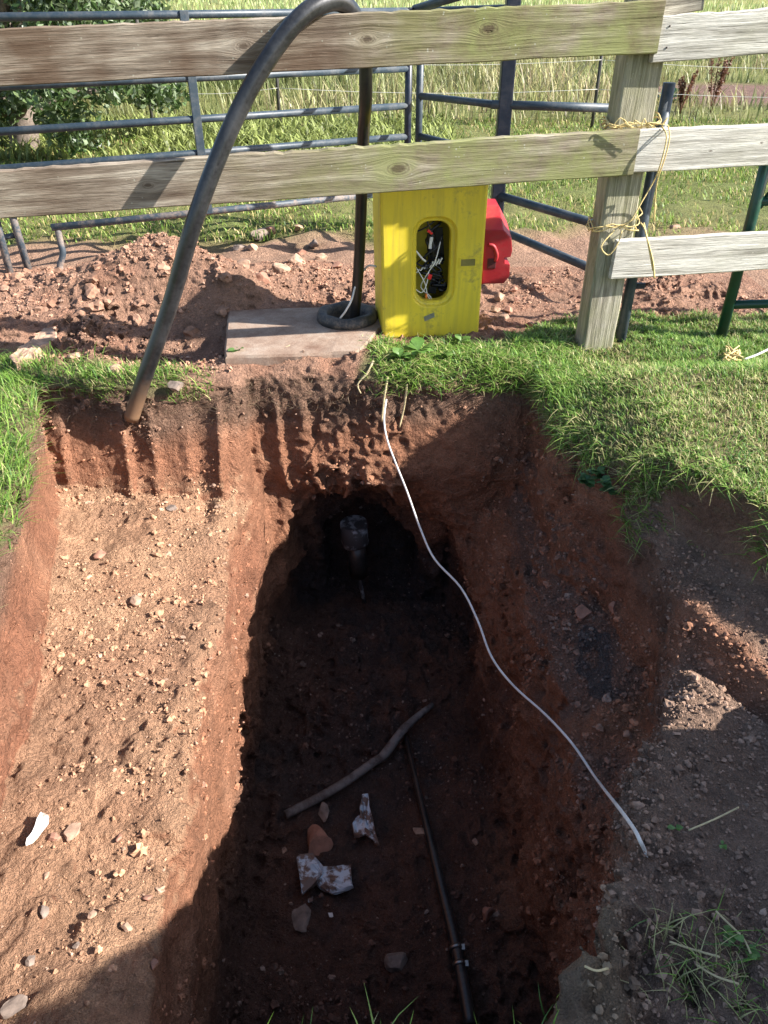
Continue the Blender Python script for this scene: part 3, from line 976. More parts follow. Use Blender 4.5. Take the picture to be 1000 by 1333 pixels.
i = i[(0.25 + 1.3 * noise(x[i], y[i], 0, 5, 4)) > rng.random(len(i))]
blades('rim_tufts', SV[i], SN[i], rng.uniform(.025, .07, len(i)), rng.uniform(.003, .006, len(i)), rng.uniform(.3, 1.4, len(i)), grass_cols(len(i), rng, .15), 10,
       'sparse green tufts on the far rim of the shelf', 'grass')

rootm = rim_sel((SDEP > .03) & (SDEP < .17) & (SN[:, 2] < .75) & (((x > .6) & (q_ < .12)) | ((y > 3.0) & (y < 3.5))) & (y > 1.7))
i = rng.choice(rootm, 2600)
i = i[sstep(-.2, .3, noise(x[i], y[i], z[i], 4, 2)) > rng.random(len(i))]
rc = np.array([[.17, .11, .07], [.30, .22, .14], [.10, .07, .05]])[rng.integers(0, 3, len(i))]
blades('root_mat', SV[i], SN[i] * 2.0 - [0, 0, 1.2], rng.uniform(.03, .11, len(i)), rng.uniform(.0015, .003, len(i)), rng.uniform(.3, 1.2, len(i)), rc, 14,
       'torn brown root fibres hanging from the cut turf edge', 'roots', droop=1.6)
# near rim by the viewer's feet
near = rim_sel((SDEP < .10) & (x > -.75) & (x < .3) & (y > .30) & (y < .66))
if len(near):
    i = rng.choice(near, 260)
    blades('near_grass', SV[i], SN[i], rng.uniform(.03, .09, len(i)), rng.uniform(.003, .005, len(i)), rng.uniform(.2, .9, len(i)), grass_cols(len(i), rng, .1), 12,
           'few green blades growing on the near lip of the pit', 'grass')


def field_pts(n, x0, x1, y0, y1, rng, clump=0.6, f=1.2):
    px, py = rng.uniform(x0, x1, n), rng.uniform(y0, y1, n)
    k = (0.55 + clump * noise(px, py, 0, f, 1) + 0.5 * clump * noise(px, py, 0, f * 4, 2)) > rng.random(n)
    k &= (yard_mask(px, py) < 0.35 + 0.3 * rng.random(n))
    k &= np.abs(px) < 0.62 * py + 1.2
    px, py = px[k], py[k]
    return np.stack([px, py, ground_z(px, py)], 1)


UP = lambda p: np.tile(np.array([0, 0, 1.0]), (len(p), 1))
p = field_pts(120000, -6, 6.5, 4.7, 11, rng, .6, 1.6)
blades('pasture_grass', p, UP(p), rng.uniform(.03, .075, len(p)), rng.uniform(.006, .013, len(p)), rng.uniform(.3, 1.2, len(p)), grass_cols(len(p), rng, .25) * [1.15, 1.0, 1.0], 21,
       'short green pasture grass behind the metal gate', 'grass', seg=2)
p = field_pts(75000, -12, 16, 10.6, 24, rng, .5, .6)
nearr = 1 - sstep(10.6, 13, p[:, 1])
tall = rng.uniform(.12, .60, len(p)) * (1 + .8 * noise(p[:, 0], p[:, 1], 0, .9, 3)) * np.where(p[:, 0] > 3.2, .55, 1) * (1 - .35 * nearr)
wc = np.array([[.58, .52, .24], [.46, .47, .19], [.64, .56, .33], [.34, .38, .15], [.40, .31, .18]])[rng.integers(0, 5, len(p))]
gmix = np.clip(.32 + 1.0 * noise(p[:, 0], p[:, 1], 0, .5, 5) + .3 * nearr, 0, .9)[:, None]
blades('tall_weeds', p, UP(p), tall, rng.uniform(.010, .030, len(p)), rng.uniform(.05, 1.1, len(p)), (wc * (1 - gmix) + np.array([.20, .26, .08]) * gmix) * (.42 + .70 * rng.random((len(p), 1))), 22,
       'tall yellowing grass and weeds beyond the wire fence', 'grass', seg=2, droop=.2)
p = field_pts(30000, -45, 50, 23, 75, rng, .6, .2)
blades('far_grass', p, UP(p), rng.uniform(.2, .5, len(p)), rng.uniform(.05, .14, len(p)), rng.uniform(.1, .5, len(p)), wc[rng.integers(0, len(wc), len(p))] * [.85, 1.05, .9], 23,
       'pale green field stretching away behind everything', 'grass', seg=1, droop=.2)
# low leafy weeds at the field edge on the left
p = field_pts(9000, -5.2, .8, 8.2, 10.8, rng, 1.0, 1.5)
blades('low_weeds', p, UP(p), rng.uniform(.08, .24, len(p)), rng.uniform(.02, .05, len(p)), rng.uniform(.3, 1.2, len(p)), np.array([.26, .30, .09]) * (.5 + .9 * rng.random((len(p), 1))), 24,
       'bright green low weeds along the field edge', 'weeds', seg=2)


# ------------------------------------------------------------------ trees
def leaf_cloud(name, centers, radii, n, size, cols, seed, parent, flat=0.7):
    rng = np.random.default_rng(seed)
    k = rng.choice(len(centers), n, p=radii ** 2 / (radii ** 2).sum())
    d = rng.standard_normal((n, 3)); d /= np.linalg.norm(d, axis=1, keepdims=True)
    r = rng.random(n) ** 0.45
    pos = centers[k] + d * (radii[k] * r)[:, None] * [1, 1, flat]
    t = rng.standard_normal((n, 3)); t[:, 2] -= .4; t /= np.linalg.norm(t, axis=1, keepdims=True)
    b = np.cross(t, rng.standard_normal((n, 3))); b /= np.linalg.norm(b, axis=1, keepdims=True)
    nn = np.cross(t, b)
    s = size * rng.uniform(.6, 1.3, n)[:, None]
    V = np.stack([pos - t * s * .5, pos + b * s * .30 + nn * s * .08, pos + t * s * .55, pos - b * s * .30 + nn * s * .08], 1).reshape(-1, 3)
    base = (np.arange(n) * 4)[:, None, None]
    Fc = (base + np.array([[0, 1, 2], [0, 2, 3]])[None]).reshape(-1, 3)
    c = np.repeat(np.array(cols)[rng.integers(0, len(cols), n)] * (.7 + .6 * rng.random((n, 1))), 4, 0)
    return link(name, np_mesh(name, V, Fc, c), M['leaf'], parent)


def tree(name, base, height, spread, lobes, nleaf, lsize, cols, seed, label, group=None, low=0.25):
    rng = np.random.default_rng(seed)
    root = empty(name, base, label, 'tree', group)
    bv = Vector(base)
    topp = bv + Vector((spread * .2, 0, height * .7))
    trunk = [bv - Vector((0, 0, .1)), bv + Vector((.10, 0, height * .12)), bv + Vector((.02, .1, height * .35)), topp]
    tube('trunk', trunk, [height * .045, height * .036, height * .028, height * .012], M['bark'], root, 10, 4)
    cs, rs = [], []
    for k in range(lobes):
        a = rng.random() * 6.283
        rr = spread * math.sqrt(rng.random())
        zz = height * (low + (1 - low) * rng.random())
        c = bv + Vector((math.cos(a) * rr, math.sin(a) * rr, zz))
        cs.append(c); rs.append(spread * rng.uniform(.12, .24))
        if k % 2 == 0:
            s0 = bv.lerp(topp, min(.95, max(.12, (zz / height) - .15)))
            tube('limb', [s0, s0.lerp(c, .5) + Vector((0, 0, .1)), c], [height * .016, height * .010, height * .004], M['bark'], root, 6, 3)
    leaf_cloud('crown', np.array(cs), np.array(rs), nleaf, lsize, cols, seed, root)
    return root


LEAFC = [(.055, .095, .025), (.09, .14, .045), (.14, .19, .08), (.035, .07, .018), (.20, .25, .15)]
b0 = G(48, 196)
tree('broadleaf_tree', (b0.x - .15, b0.y, float(ground_z(b0.x, b0.y))), 3.6, 1.55, 130, 34000, .075, LEAFC, 31, 'leafy tree with crooked pale trunk behind the gate', low=.08)
tree('broadleaf_tree', (-5.0, 12.5, float(ground_z(-5.0, 12.5))), 4.6, 2.1, 60, 11000, .11, LEAFC, 32, 'dense dark green tree further back beyond the field edge', low=.05)
tree('broadleaf_tree', (-5.6, 16.5, float(ground_z(-5.6, 16.5))), 4.5, 2.6, 46, 9000, .14, LEAFC, 33, 'pale leaved bushy tree farthest away across the field', low=.05)

# ------------------------------------------------------------------ wooden fence
def fence_y(xw): return 3.44 + (xw - 0.95) * 0.135


W_L = dict(c_dark=(.10, .072, .052), c_mid=(.26, .21, .16), c_lite=(.45, .39, .31))
W_G = dict(c_dark=(.12, .105, .08), c_mid=(.29, .26, .205), c_lite=(.45, .41, .335))
W_W = dict(c_dark=(.24, .22, .19), c_mid=(.48, .45, .40), c_lite=(.64, .61, .55))


def board(name, parent, pl, pr, th, mat, seed, front=0.0, rag=0.009):
    """pl / pr: pixel (x, top, bottom) of the board's left and right end as seen on the fence line"""
    def pt(px, py):
        t = P(px, py, 3.3)
        for _ in range(8): t = P(px, py, fence_y(t.x) + front)
        return t
    lt, lb, rt, rb = pt(pl[0], pl[1]), pt(pl[0], pl[2]), pt(pr[0], pr[1]), pt(pr[0], pr[2])
    c = (lt + lb + rt + rb) / 4
    ex = ((rt + rb) / 2 - (lt + lb) / 2)
    L = ex.length; ex.normalize()
    H = ((lt - lb).length + (rt - rb).length) / 2
    ez = Vector((0, 0, 1)); ez = (ez - ex * ez.dot(ex)).normalized()
    ey = ez.cross(ex)
    rg = np.random.default_rng(seed)
    n = max(10, int(L / .035))
    loops = []
    for k in range(n + 1):
        u = k / n
        xx = (u - .5) * L
        a = rag * float(.35 * noise(xx * 1.0, seed * 1.3, 0.0, 5, 1) + .45 * noise(xx, seed * 2.1, 0.0, 28, 2))
        b_ = rag * float(.35 * noise(xx * 1.0, seed * 3.7, 0.0, 5, 3))
        e1 = (rg.normal(0, .004), rg.normal(0, .004)) if k in (0, n) else (0, 0)
        t2, h2 = th / 2, H / 2
        r = .004
        bow = 0.008 * math.sin(u * 3.1 + seed)
        pts = [(-t2 + r, -h2 + b_), (t2 - r, -h2 + b_), (t2, -h2 + r + b_), (t2, h2 - r + a), (t2 - r, h2 + a), (-t2 + r, h2 + a), (-t2, h2 - r + a), (-t2, -h2 + r + b_)]
        loops.append([Vector((xx + e1[0] + (.004 * math.sin(9 * pz) if k in (0, n) else 0), py + bow, pz)) for py, pz in pts])
    me = loft_mesh(name, loops, True, True, True)
    o = link(name, me, mat)
    Mx = Matrix((ex, ey, ez)).transposed().to_4x4()
    Mx.translation = c
    if parent is not None:
        o.parent = parent
        o.matrix_world = Mx
        o.matrix_local = Matrix.Translation(-Vector(parent.location)) @ Mx
    else:
        o.matrix_world = Mx
    return o, L, H


pb = P(773, 455, 3.44)
fence = empty('wooden_fence', (pb.x, 3.5, 0), 'weathered grey timber rail fence with thick post behind the pit', 'fence')
board('rail', fence, (-60, 42, 113), (857, 0, 68), .042, m_wood('wood_top_left', **W_L, green=.8, gx=(.05, .55), knots=((-.28, .0, .022), (.17, .005, .022), (.62, .02, .03)), brown=.75, seed=1.0), 1)
board('rail', fence, (-60, 226, 287), (826, 168, 225), .042, m_wood('wood_mid_left', **W_L, green=.8, gx=(-.5, .4), knots=((-.62, .0, .018), (.36, .0, .038)), brown=.35, seed=4.0), 2)
board('rail', fence, (849, 22, 79), (1090, 4, 62), .040, m_wood('wood_top_right', **W_W, green=.15, gx=(-1, 0), knots=((.18, .02, .012),), seed=7.0), 3, rag=.010)
board('rail', fence, (821, 170, 223), (1090, 157, 208), .040, m_wood('wood_mid_right', **W_W, green=.12, gx=(-1, 0), knots=((-.12, -.01, .008), (.1, .01, .008)), seed=9.0), 4)
board('rail', fence, (798, 313, 361), (1090, 298, 344), .036, m_wood('wood_low_right', **W_W, green=.1, gx=(-1, 0), seed=12.0), 5)
board('splintered_rail_stub', fence, (858, -14, 26), (918, -18, 10), .040, m_wood('wood_stub', **W_G, seed=15.0), 6, front=.008, rag=.02)


def post():
    wmat = m_wood('wood_post', **W_G, green=.35, gx=(-2, -1), knots=((.95, .02, .02),), seed=20.0, axis='Z')
    w2, d2 = .078, .060
    loops = []
    hgt = 1.43
    for k in range(40):
        zz = -.25 + (hgt + .25) * k / 39
        a = .003 * float(noise(zz, 1.0, 0.0, 6, 1)); b_ = .003 * float(noise(zz, 5.0, 0.0, 6, 2))
        r = .008
        pts = [(-w2 + r + a, -d2), (w2 - r + b_, -d2), (w2 + b_, -d2 + r), (w2 + b_, d2 - r), (w2 - r, d2), (-w2 + r, d2), (-w2 + a, d2 - r), (-w2 + a, -d2 + r)]
        loops.append([Vector((px, py, zz)) for px, py in pts])
    o = link('post', loft_mesh('post', loops, True, True, True), wmat)
    yb = fence_y(pb.x) + .024 + d2
    o.parent = fence
    o.location = Vector((pb.x + .02, yb, 0)) - Vector(fence.location)
    o.rotation_euler = (0, 0, math.radians(7.7))
    return pb.x + .02, yb


PX, PY = post()
# nail heads on the board ends
nail = box_mesh('nail', .006, .004, .006, .001, 1)
for (qx, qy) in [(812, 182), (815, 195), (806, 203), (816, 210), (800, 215), (840, 185), (838, 196), (838, 212), (872, 34), (868, 62), (842, 28), (846, 44), (842, 330), (850, 345)]:
    t = P(qx, qy, 3.3)
    for _ in range(4): t = P(qx, qy, fence_y(t.x) - .022)
    o = bpy.data.objects.new('nail', nail); COL.objects.link(o)
    if not nail.materials: nail.materials.append(M['nail'])
    o.parent = fence; o.location = t - Vector(fence.location)

# baler twine tied round the post and the right-hand rail
tw = empty('baler_twine', (PX, PY, .9), 'pale yellow baler twine knotted round the wooden post', 'twine')
rg = random.Random(3)
def wrap(z, tilt, r, ph):
    pts = []
    hx, hy = .090 + r, .072 + r
    for k in range(29):
        a = 2 * math.pi * k / 28 + ph
        cx, cy = math.cos(a), math.sin(a)
        s = 1 / max(abs(cx) / hx, abs(cy) / hy)
        pts.append((PX + cx * s, PY + cy * s, z + tilt * cx + .012 * math.sin(3 * a + ph * 5) + rg.uniform(-.004, .004)))
    return pts
zt = P(830, 165, PY - .07).z
for k in range(5):
    tube('strand', wrap(zt + .006 * k - .012, .012 * (k - 2), .003 + .003 * k, k), .0028, M['twine'], tw, 6, 2)
zt2 = P(800, 297, PY - .07).z
for k in range(3):
    tube('strand', wrap(zt2 + .010 * k, .02 * (k - 1) + .02, .004 + .003 * k, 1.5 * k), .0028, M['twine'], tw, 6, 2)
def px_path(lst, D, jit=0): return [P(a, b, D + c) for a, b, c in lst]
tube('strand', px_path([(862, 165, -.02), (868, 180, -.06), (858, 220, -.065), (850, 238, -.02), (836, 262, -.03), (822, 286, -.05), (806, 298, -.03)], 3.46), .0032, M['twine'], tw, 6, 4)
tube('strand', px_path([(870, 164, -.02), (872, 178, -.06), (866, 205, -.065), (856, 235, -.04), (853, 262, 0), (852, 288, 0)], 3.46), .0028, M['twine'], tw, 6, 4)
tube('strand', px_path([(838, 290, -.06), (843, 312, -.075), (850, 340, -.075), (852, 362, -.07)], 3.46), .004, M['twine'], tw, 6, 4)
tube('strand', px_path([(834, 290, -.06), (840, 300, -.075), (846, 330, -.075), (850, 352, -.07)], 3.46), .003, M['twine'], tw, 6, 4)
tube('strand', px_path([(800, 300, -.03), (783, 320, -.06), (792, 332, -.06), (804, 318, -.06), (810, 300, -.04)], 3.46), .003, M['twine'], tw, 6, 5)
for k in range(7):
    a0 = rg.uniform(815, 862)
    tube('strand', px_path([(a0, 166, -.07), (a0 + rg.uniform(-12, 12), 158 + rg.uniform(-6, 6), -.08), (a0 + rg.uniform(-22, 22), 163, -.08)], 3.46), .0022, M['twine'], tw, 5, 4)

# ------------------------------------------------------------------ metal gate (left)
def lerpv(a, b, t): return a + (b - a) * t


gl, gr_ = Vector((-2.05, 4.66, 0)), Vector((.16, 5.72, 0))
gate = empty('metal_gate', (gl + gr_) / 2, 'long blue-grey tubular field gate standing behind the timber fence', 'gate')
gl2 = gl - (gr_ - gl).normalized() * .55
for hz in (1.31, 1.00, .785, .60, .43):
    tube('rail', [gl2 + Vector((0, 0, hz)), gr_ + Vector((0, 0, hz))], .021, M['blue'], gate)
tube('rail', [gl + Vector((.08, .04, .262)), gr_ + Vector((0, 0, .25))], .021, M['bluemud'], gate)
tube('upright', [gr_ + Vector((0, 0, .10)), gr_ + Vector((0, 0, 1.33))], .024, M['navy'], gate)
um = P(265, 190, 5.18)
mid = lerpv(gl, gr_, (um.x - gl.x) / (gr_.x - gl.x))
dirg = (gr_ - gl).normalized()
box = link('upright', box_mesh('upright', .05, .02, 1.08, .003), M['blue'])
box.parent = gate; box.location = mid + Vector((0, -.022, .79)) - Vector(gate.location)
box.rotation_euler = (0, 0, math.atan2(dirg.y, dirg.x))
# foot loop at the gate's left end
a0 = gl + Vector((.08, .04, .27)); 
f0, f1 = P(18, 287, 4.70), P(40, 360, 4.66)
tube('foot_upright', [f0 + Vector((0, 0, .30)), f0, f1], .022, M['bluemud'], gate)
l1, l2, l3, l4 = P(75, 298, 4.72), P(82, 330, 4.70), P(75, 352, 4.68), P(40, 360, 4.66)
tube('foot_loop', [l1, l1.lerp(l2, .6), l2, lerpv(l2, l3, .6) + Vector((.0, 0, -.008)), l3, l4], .019, M['bluemud'], gate, 12, 4)
e0, e1 = P(-5, 285, 4.70), P(16, 366, 4.64)
tube('foot_upright', [e0 + Vector((0, 0, .25)), e0, e1], .022, M['bluemud'], gate)
tube('foot_bar', [P(-40, 366, 4.62), e1], .019, M['bluemud'], gate)
tube('foot_bar', [P(0, 310, 4.70), P(20, 306, 4.70)], .016, M['bluemud'], gate)

# neighbouring pen panel with thick post
pp = P(648, 255, 5.0); pp.z = 0
pen = empty('pen_panel', pp, 'dark blue tubular pen panel with square post behind the yellow box', 'gate')
box = link('post', box_mesh('post', .078, .078, 1.75, .006, 2, (0, 0, .80)), M['navy'], pen, loc=Vector((0, 0, 0)))
pe = P(775, 290, 4.22)
hl, hr = P(648, 254, 5.0), P(795, 297, 4.20)
tube('rail', [hl, hr], .024, M['blue'], pen)
tube('rail', [P(652, 300, 5.0), P(790, 358, 4.15)], .024, M['blue'], pen)
tube('rail', [P(640, 136, 5.0), P(800, 141, 4.9)], .024, M['blue'], pen)
tube('rail', [P(540, 12, 5.75), P(600, -6, 5.2)], .024, M['blue'], pen)
hx = gr_ + Vector((.075, .03, 0))
tube('upright', [hx + Vector((0, 0, .12)), hx + Vector((0, 0, 1.33))], .024, M['blue'], pen)
for hz in (.84, .60, 1.31):
    tube('rail', [hx + Vector((0, 0, hz)), Vector((pp.x, pp.y, hz + (.03 if hz > .7 else .0)))], .021, M['blue'], pen)
# steel tube post behind the timber post
sp_ = G(813, 458)
stp = empty('steel_post', (sp_.x, 3.56, 0), 'grey steel tube post standing beside the wooden post', 'post')
tube('tube', [(sp_.x, 3.56, -.2), (sp_.x + .01, 3.56, 1.12)], .025, M['blue'], stp)
lg = link('lug', box_mesh('lug', .05, .012, .028, .003), M['navy'], stp, loc=Vector((.045, 0, P(825, 372, 3.56).z)))
# green gate
gg0 = G(938, 440)
gg = empty('green_gate', (gg0.x, gg0.y, 0), 'dark green tubular gate at the end of the fence', 'gate')
gtop = Vector((gg0.x, gg0.y, 1.15))
tube('upright', [gg0 + Vector((0, 0, -.02)), gtop], .026, M['green'], gg)
for py in (397, 262, 150):
    a = P(955, py, gg0.y)
    a.x = gg0.x
    tube('rail', [a, a + Vector((1.6, .12, .01))], .021, M['green'], gg)
tube('brace', [Vector((gg0.x + .02, gg0.y, .62)), Vector((gg0.x + .22, gg0.y + .015, .95))], .014, M['green'], gg)

# ------------------------------------------------------------------ black duct over the fence, and the riser pipe
ft = snap(170, 545, -.05)
duct_pts = [P(171, 545, ft.y - .030), P(189, 489, ft.y - .030), P(222, 395, 3.02), P(252, 292, 3.03), P(286, 200, 3.08), P(322, 122, 3.13), P(356, 66, 3.17), P(388, 26, 3.21), P(416, 6, 3.26)]
rt_ = duct_pts[-1]
duct_pts += [rt_ + Vector((.075, .055, .006)), rt_ + Vector((.13, .115, -.055)), rt_ + Vector((.155, .145, -.15)), rt_ + Vector((.157, .155, -.20))]
tag(tube('black_duct', duct_pts, .0325, M['duct'], None, 24, 6), 'thick black plastic duct hooked over the timber fence with muddy end', 'pipe')
rs = duct_pts[-1]
mh = G(452, 413, .06)
riser_pts = [rs + Vector((0, 0, .12)), rs + Vector((.0, .005, -.1)), P(473, 180, 3.56), P(468, 330, 3.66), P(462, 412, 3.74), Vector((mh.x + .03, mh.y, -.12))]
tag(tube('riser_pipe', riser_pts, .026, M['riser'], None, 16, 5), 'slim black pipe rising from the round well collar', 'pipe')

# ------------------------------------------------------------------ concrete slab and collar
def ray_poly(cx, cy, ang, poly):
    best = None
    dx, dy = math.cos(ang), math.sin(ang)
    for (x0, y0), (x1, y1) in zip(poly, poly[1:] + poly[:1]):
        ex, ey = x1 - x0, y1 - y0
        den = dx * ey - dy * ex
        if abs(den) < 1e-9: continue
        t = ((x0 - cx) * ey - (y0 - cy) * ex) / den
        s = ((x0 - cx) * dy - (y0 - cy) * dx) / den
        if t > 0 and -1e-6 <= s <= 1 + 1e-6 and (best is None or t < best): best = t
    return cx + dx * best, cy + dy * best


zt_ = .05
pBL, pFL = G(297, 404, zt_), G(291, 464, zt_)
poly = [(pFL.x, pFL.y), (-.35, pFL.y + .03), (-.12, pFL.y + .06), (-.02, 3.66), (.40, 3.70), (.42, 4.02), (.0, 3.98), (pBL.x, pBL.y)]
NA = 96
ring = [ray_poly(mh.x, mh.y, 2 * math.pi * k / NA, poly) for k in range(NA)]
jit = [float(.006 * noise(a, b, 0.0, 18, 1)) for a, b in ring]
hole = [(mh.x + .105 * math.cos(2 * math.pi * k / NA), mh.y + .105 * math.sin(2 * math.pi * k / NA)) for k in range(NA)]
loops = [[Vector((a + j, b + j, -.14)) for (a, b), j in zip(ring, jit)],
         [Vector((a + j * .5, b + j, zt_ - .012)) for (a, b), j in zip(ring, jit)],
         [Vector((a * .985 + mh.x * .015, b * .985 + mh.y * .015, zt_ + j * .4)) for (a, b), j in zip(ring, jit)],
         [Vector((a, b, zt_)) for a, b in hole], [Vector((a, b, -.5)) for a, b in hole]]
tag(link('concrete_slab', loft_mesh('concrete_slab', loops), M['concrete']), 'reddish stained concrete slab set round the well collar', 'slab')
prof = [(.098, -.4), (.098, .055), (.102, .085), (.118, .098), (.140, .094), (.152, .075), (.154, .052), (.110, .052)]
loops = [[Vector((mh.x + r * math.cos(a) * (1 + .02 * math.sin(3 * a)), mh.y + r * math.sin(a), zz + (.004 * math.sin(5 * a) if zz > .06 else 0))) for a in [2 * math.pi * k / 48 for k in range(48)]] for r, zz in prof]
tag(link('well_collar', loft_mesh('well_collar', loops, smooth=True), M['rubber']), 'round muddy black collar of the well in the slab', 'collar')
tag(tube('thin_cable', [P(490, 347, 3.66), P(480, 346, 3.68), P(471, 356, 3.69), P(463, 372, 3.68), P(458, 390, 3.64), P(450, 405, 3.635), P(443, 416, 3.66), P(456, 418, 3.70), P(450, 421, 3.72)], .0048, M['cable'], None, 8, 5),
    'thin pale cable looping from the box into the collar', 'cable')

# ------------------------------------------------------------------ yellow box
bl, br = P(499, 441, 3.59), P(623, 437, 3.655)
BXW = (br - bl).length
bx = empty('yellow_box', bl.lerp(br, .5), 'scuffed yellow plastic box with oblong opening full of wires', 'box')
H_ = .735
ang = math.atan2(br.y - bl.y, br.x - bl.x)
Rz = Matrix.Rotation(ang, 3, 'Z')
BO = bl.lerp(br, .5)


def LB(u, v, d):
    """box face coordinates: u across, v up from the foot, d into the box"""
    return Rz @ Vector((u * (1 + .035 * v), d, v)) + BO + Vector((-.008 * v / .7, 0, 0))


hw = BXW / 2
NB = 96
# oblong: centre measured from the photograph
oc = (lambda a, b: ((a.x - BO.x), a.z - BO.z))(P(567, 345, 3.6), 0)
OU, OVv = oc[0], oc[1]


def oblong(w, h, dd):
    r = w
    out = []
    for k in range(NB):
        a = 2 * math.pi * (k + .5) / NB
        cx, cy = math.cos(a), math.sin(a)
        # superellipse-like stadium
        s = min(1 / max(abs(cx) / w, 1e-6), 1 / max(abs(cy) / h, 1e-6))
        px, py = cx * s, cy * s
        rr = w * .78
        qx, qy = abs(px) - (w - rr), abs(py) - (h - rr)
        if qx > 0 and qy > 0:
            # project radially from the corner centre
            l = math.hypot(qx, qy)
            px = math.copysign((w - rr) + qx / l * rr, px); py = math.copysign((h - rr) + qy / l * rr, py)
        out.append(LB(OU + px, OVv + py, dd))
    return out


def rectloop(inset, dd, r=.012):
    poly_ = [(-hw + inset, inset), (hw - inset, inset), (hw - inset, H_ - inset), (-hw + inset, H_ - inset)]
    out = []
    for k in range(NB):
        a = 2 * math.pi * (k + .5) / NB
        px, py = ray_poly(OU, OVv, a, poly_)
        out.append(LB(px, py, dd))
    # snap the nearest samples onto the corners
    for cxy in poly_:
        c = LB(cxy[0], cxy[1], dd)
        kk = min(range(NB), key=lambda m: (out[m] - c).length)
        out[kk] = c
    return out


DEPTH = .30
loops = [rectloop(.012, DEPTH), rectloop(0, DEPTH - .012), rectloop(0, .012), rectloop(.004, .003), rectloop(.012, 0), oblong(.106, .212, 0), oblong(.102, .208, .004), oblong(.097, .203, .018), oblong(.090, .196, .022), oblong(.083, .189, .022),
         oblong(.080, .186, .027), oblong(.080, .186, .06)]
link('shell', loft_mesh('shell', loops), M['yellow'], bx)
me = loft_mesh('back_panel', [[LB(-hw + .01, .01, DEPTH - .02), LB(hw - .01, .01, DEPTH - .02), LB(hw - .01, H_ - .01, DEPTH - .02), LB(-hw + .01, H_ - .01, DEPTH - .02)],
                             [LB(-hw + .01, .01, DEPTH - .01), LB(hw - .01, .01, DEPTH - .01), LB(hw - .01, H_ - .01, DEPTH - .01), LB(-hw + .01, H_ - .01, DEPTH - .01)]], True, True, True)
link('back_panel', me, M['yellow'], bx)
me = loft_mesh('inner_panel', [[LB(-hw + .02, .02, .17), LB(OU + .02, .02, .17), LB(OU + .02, H_ - .02, .17), LB(-hw + .02, H_ - .02, .17)],
                              [LB(-hw + .02, .02, .18), LB(OU + .02, .02, .18), LB(OU + .02, H_ - .02, .18), LB(-hw + .02, H_ - .02, .18)]], True, True, True)
link('inner_panel', me, M['yellow'], bx)


def face_px(a, b, d=0.0):
    t = P(a, b, 3.615)
    return t.x - BO.x, t.z - BO.z


# moulded slot: raised lips round a flat plate coloured as its shade
su, sv = face_px(611, 344)
sw, sh_ = .038, .020
q0 = [LB(su + a * .92, sv + b * .85, -.0012) for a, b in ((-sw, -sh_), (sw, -sh_), (sw, sh_), (-sw, sh_))]
q1 = [p + Rz @ Vector((0, .004, 0)) for p in q0]
slot = link('slot_shade', loft_mesh('slot_shade', [q1, q0], True, True, True), m_plain('slot_shade_yellow', (.20, .17, .04), .6), bx)
for du, dv, ww, hh_ in ((0, sh_, sw + .004, .004), (0, -sh_, sw + .004, .004), (-sw, 0, .004, sh_ - .0042), (sw, 0, .004, sh_ - .0042)):
    q0 = [LB(su + du + a, sv + dv + b, -.004) for a, b in ((-ww, -hh_), (ww, -hh_), (ww, hh_), (-ww, hh_))]
    q1 = [LB(su + du + a, sv + dv + b, .004) for a, b in ((-ww, -hh_), (ww, -hh_), (ww, hh_), (-ww, hh_))]
    link('slot_lip', loft_mesh('slot_lip', [q1, q0], True, True, True), M['yellow'], slot, loc=Vector((0, 0, 0)))
tu, tv = face_px(559, 413)
q0 = [LB(tu + a * math.cos(.4) - b * math.sin(.4), tv + a * math.sin(.4) + b * math.cos(.4), -.0015) for a, b in ((-.028, -.012), (.026, -.012), (.03, .010), (-.024, .012))]
q1 = [p + Rz @ Vector((0, .003, 0)) for p in q0]
link('sticker', loft_mesh('sticker', [q1, q0], True, True, True), M['tape'], bx)
# wiring inside
rg = random.Random(12)
def wpath(pts, d): return [LB(*face_px(a, b), d + e) for a, b, e in pts]
for pts, r, mt in [
    ([(535, 312, .02), (560, 300, .0), (572, 292, .01)], .0035, 'wire_k'), ([(560, 290, 0), (566, 305, -.01), (570, 312, 0)], .003, 'wire_k'),
    ([(578, 320, 0), (570, 345, -.01), (558, 365, 0), (552, 380, .01), (564, 392, 0), (563, 398, 0)], .0028, 'wire_w'),
    ([(545, 352, 0), (556, 372, -.01), (560, 390, 0), (565, 397, 0)], .0026, 'wire_w'), ([(543, 380, 0), (552, 386, 0), (558, 376, -.01), (562, 360, 0)], .0026, 'wire_w'),
    ([(541, 325, 0), (553, 340, -.01), (558, 345, 0)], .005, 'wire_w'), ([(545, 350, .02), (562, 335, 0), (575, 325, 0), (582, 312, .02)], .004, 'wire_k'),
    ([(542, 346, .02), (556, 352, 0), (566, 348, 0)], .005, 'wire_k')]:
    tube('wire', wpath(pts, .055), r, M[mt], bx, 6, 4)
for k in range(16):
    x0 = rg.uniform(568, 588)
    pts = [(x0 + rg.uniform(-10, 8), 295 + k * 6 + rg.uniform(-8, 8), rg.uniform(0, .04)), (x0 + rg.uniform(-14, 6), 310 + k * 5, rg.uniform(-.01, .03)), (x0 + rg.uniform(-16, 6), 330 + k * 3.6, rg.uniform(0, .04)), (x0 + rg.uniform(-8, 8), 340 + k * 3.2, .03)]
    tube('wire', wpath(pts, .07), rg.uniform(.004, .008), M['wire_k'], bx, 7, 4)
def conn(a, b, w_, h_, mt, rot=0.0, d=.05):
    u, v = face_px(a, b)
    me = box_mesh('connector', w_, .014, h_, .003, 2)
    o = link('connector', me, M[mt])
    o.parent = bx
    o.location = LB(u, v, d) - Vector(bx.location)
    o.rotation_euler = (0, rot, ang)
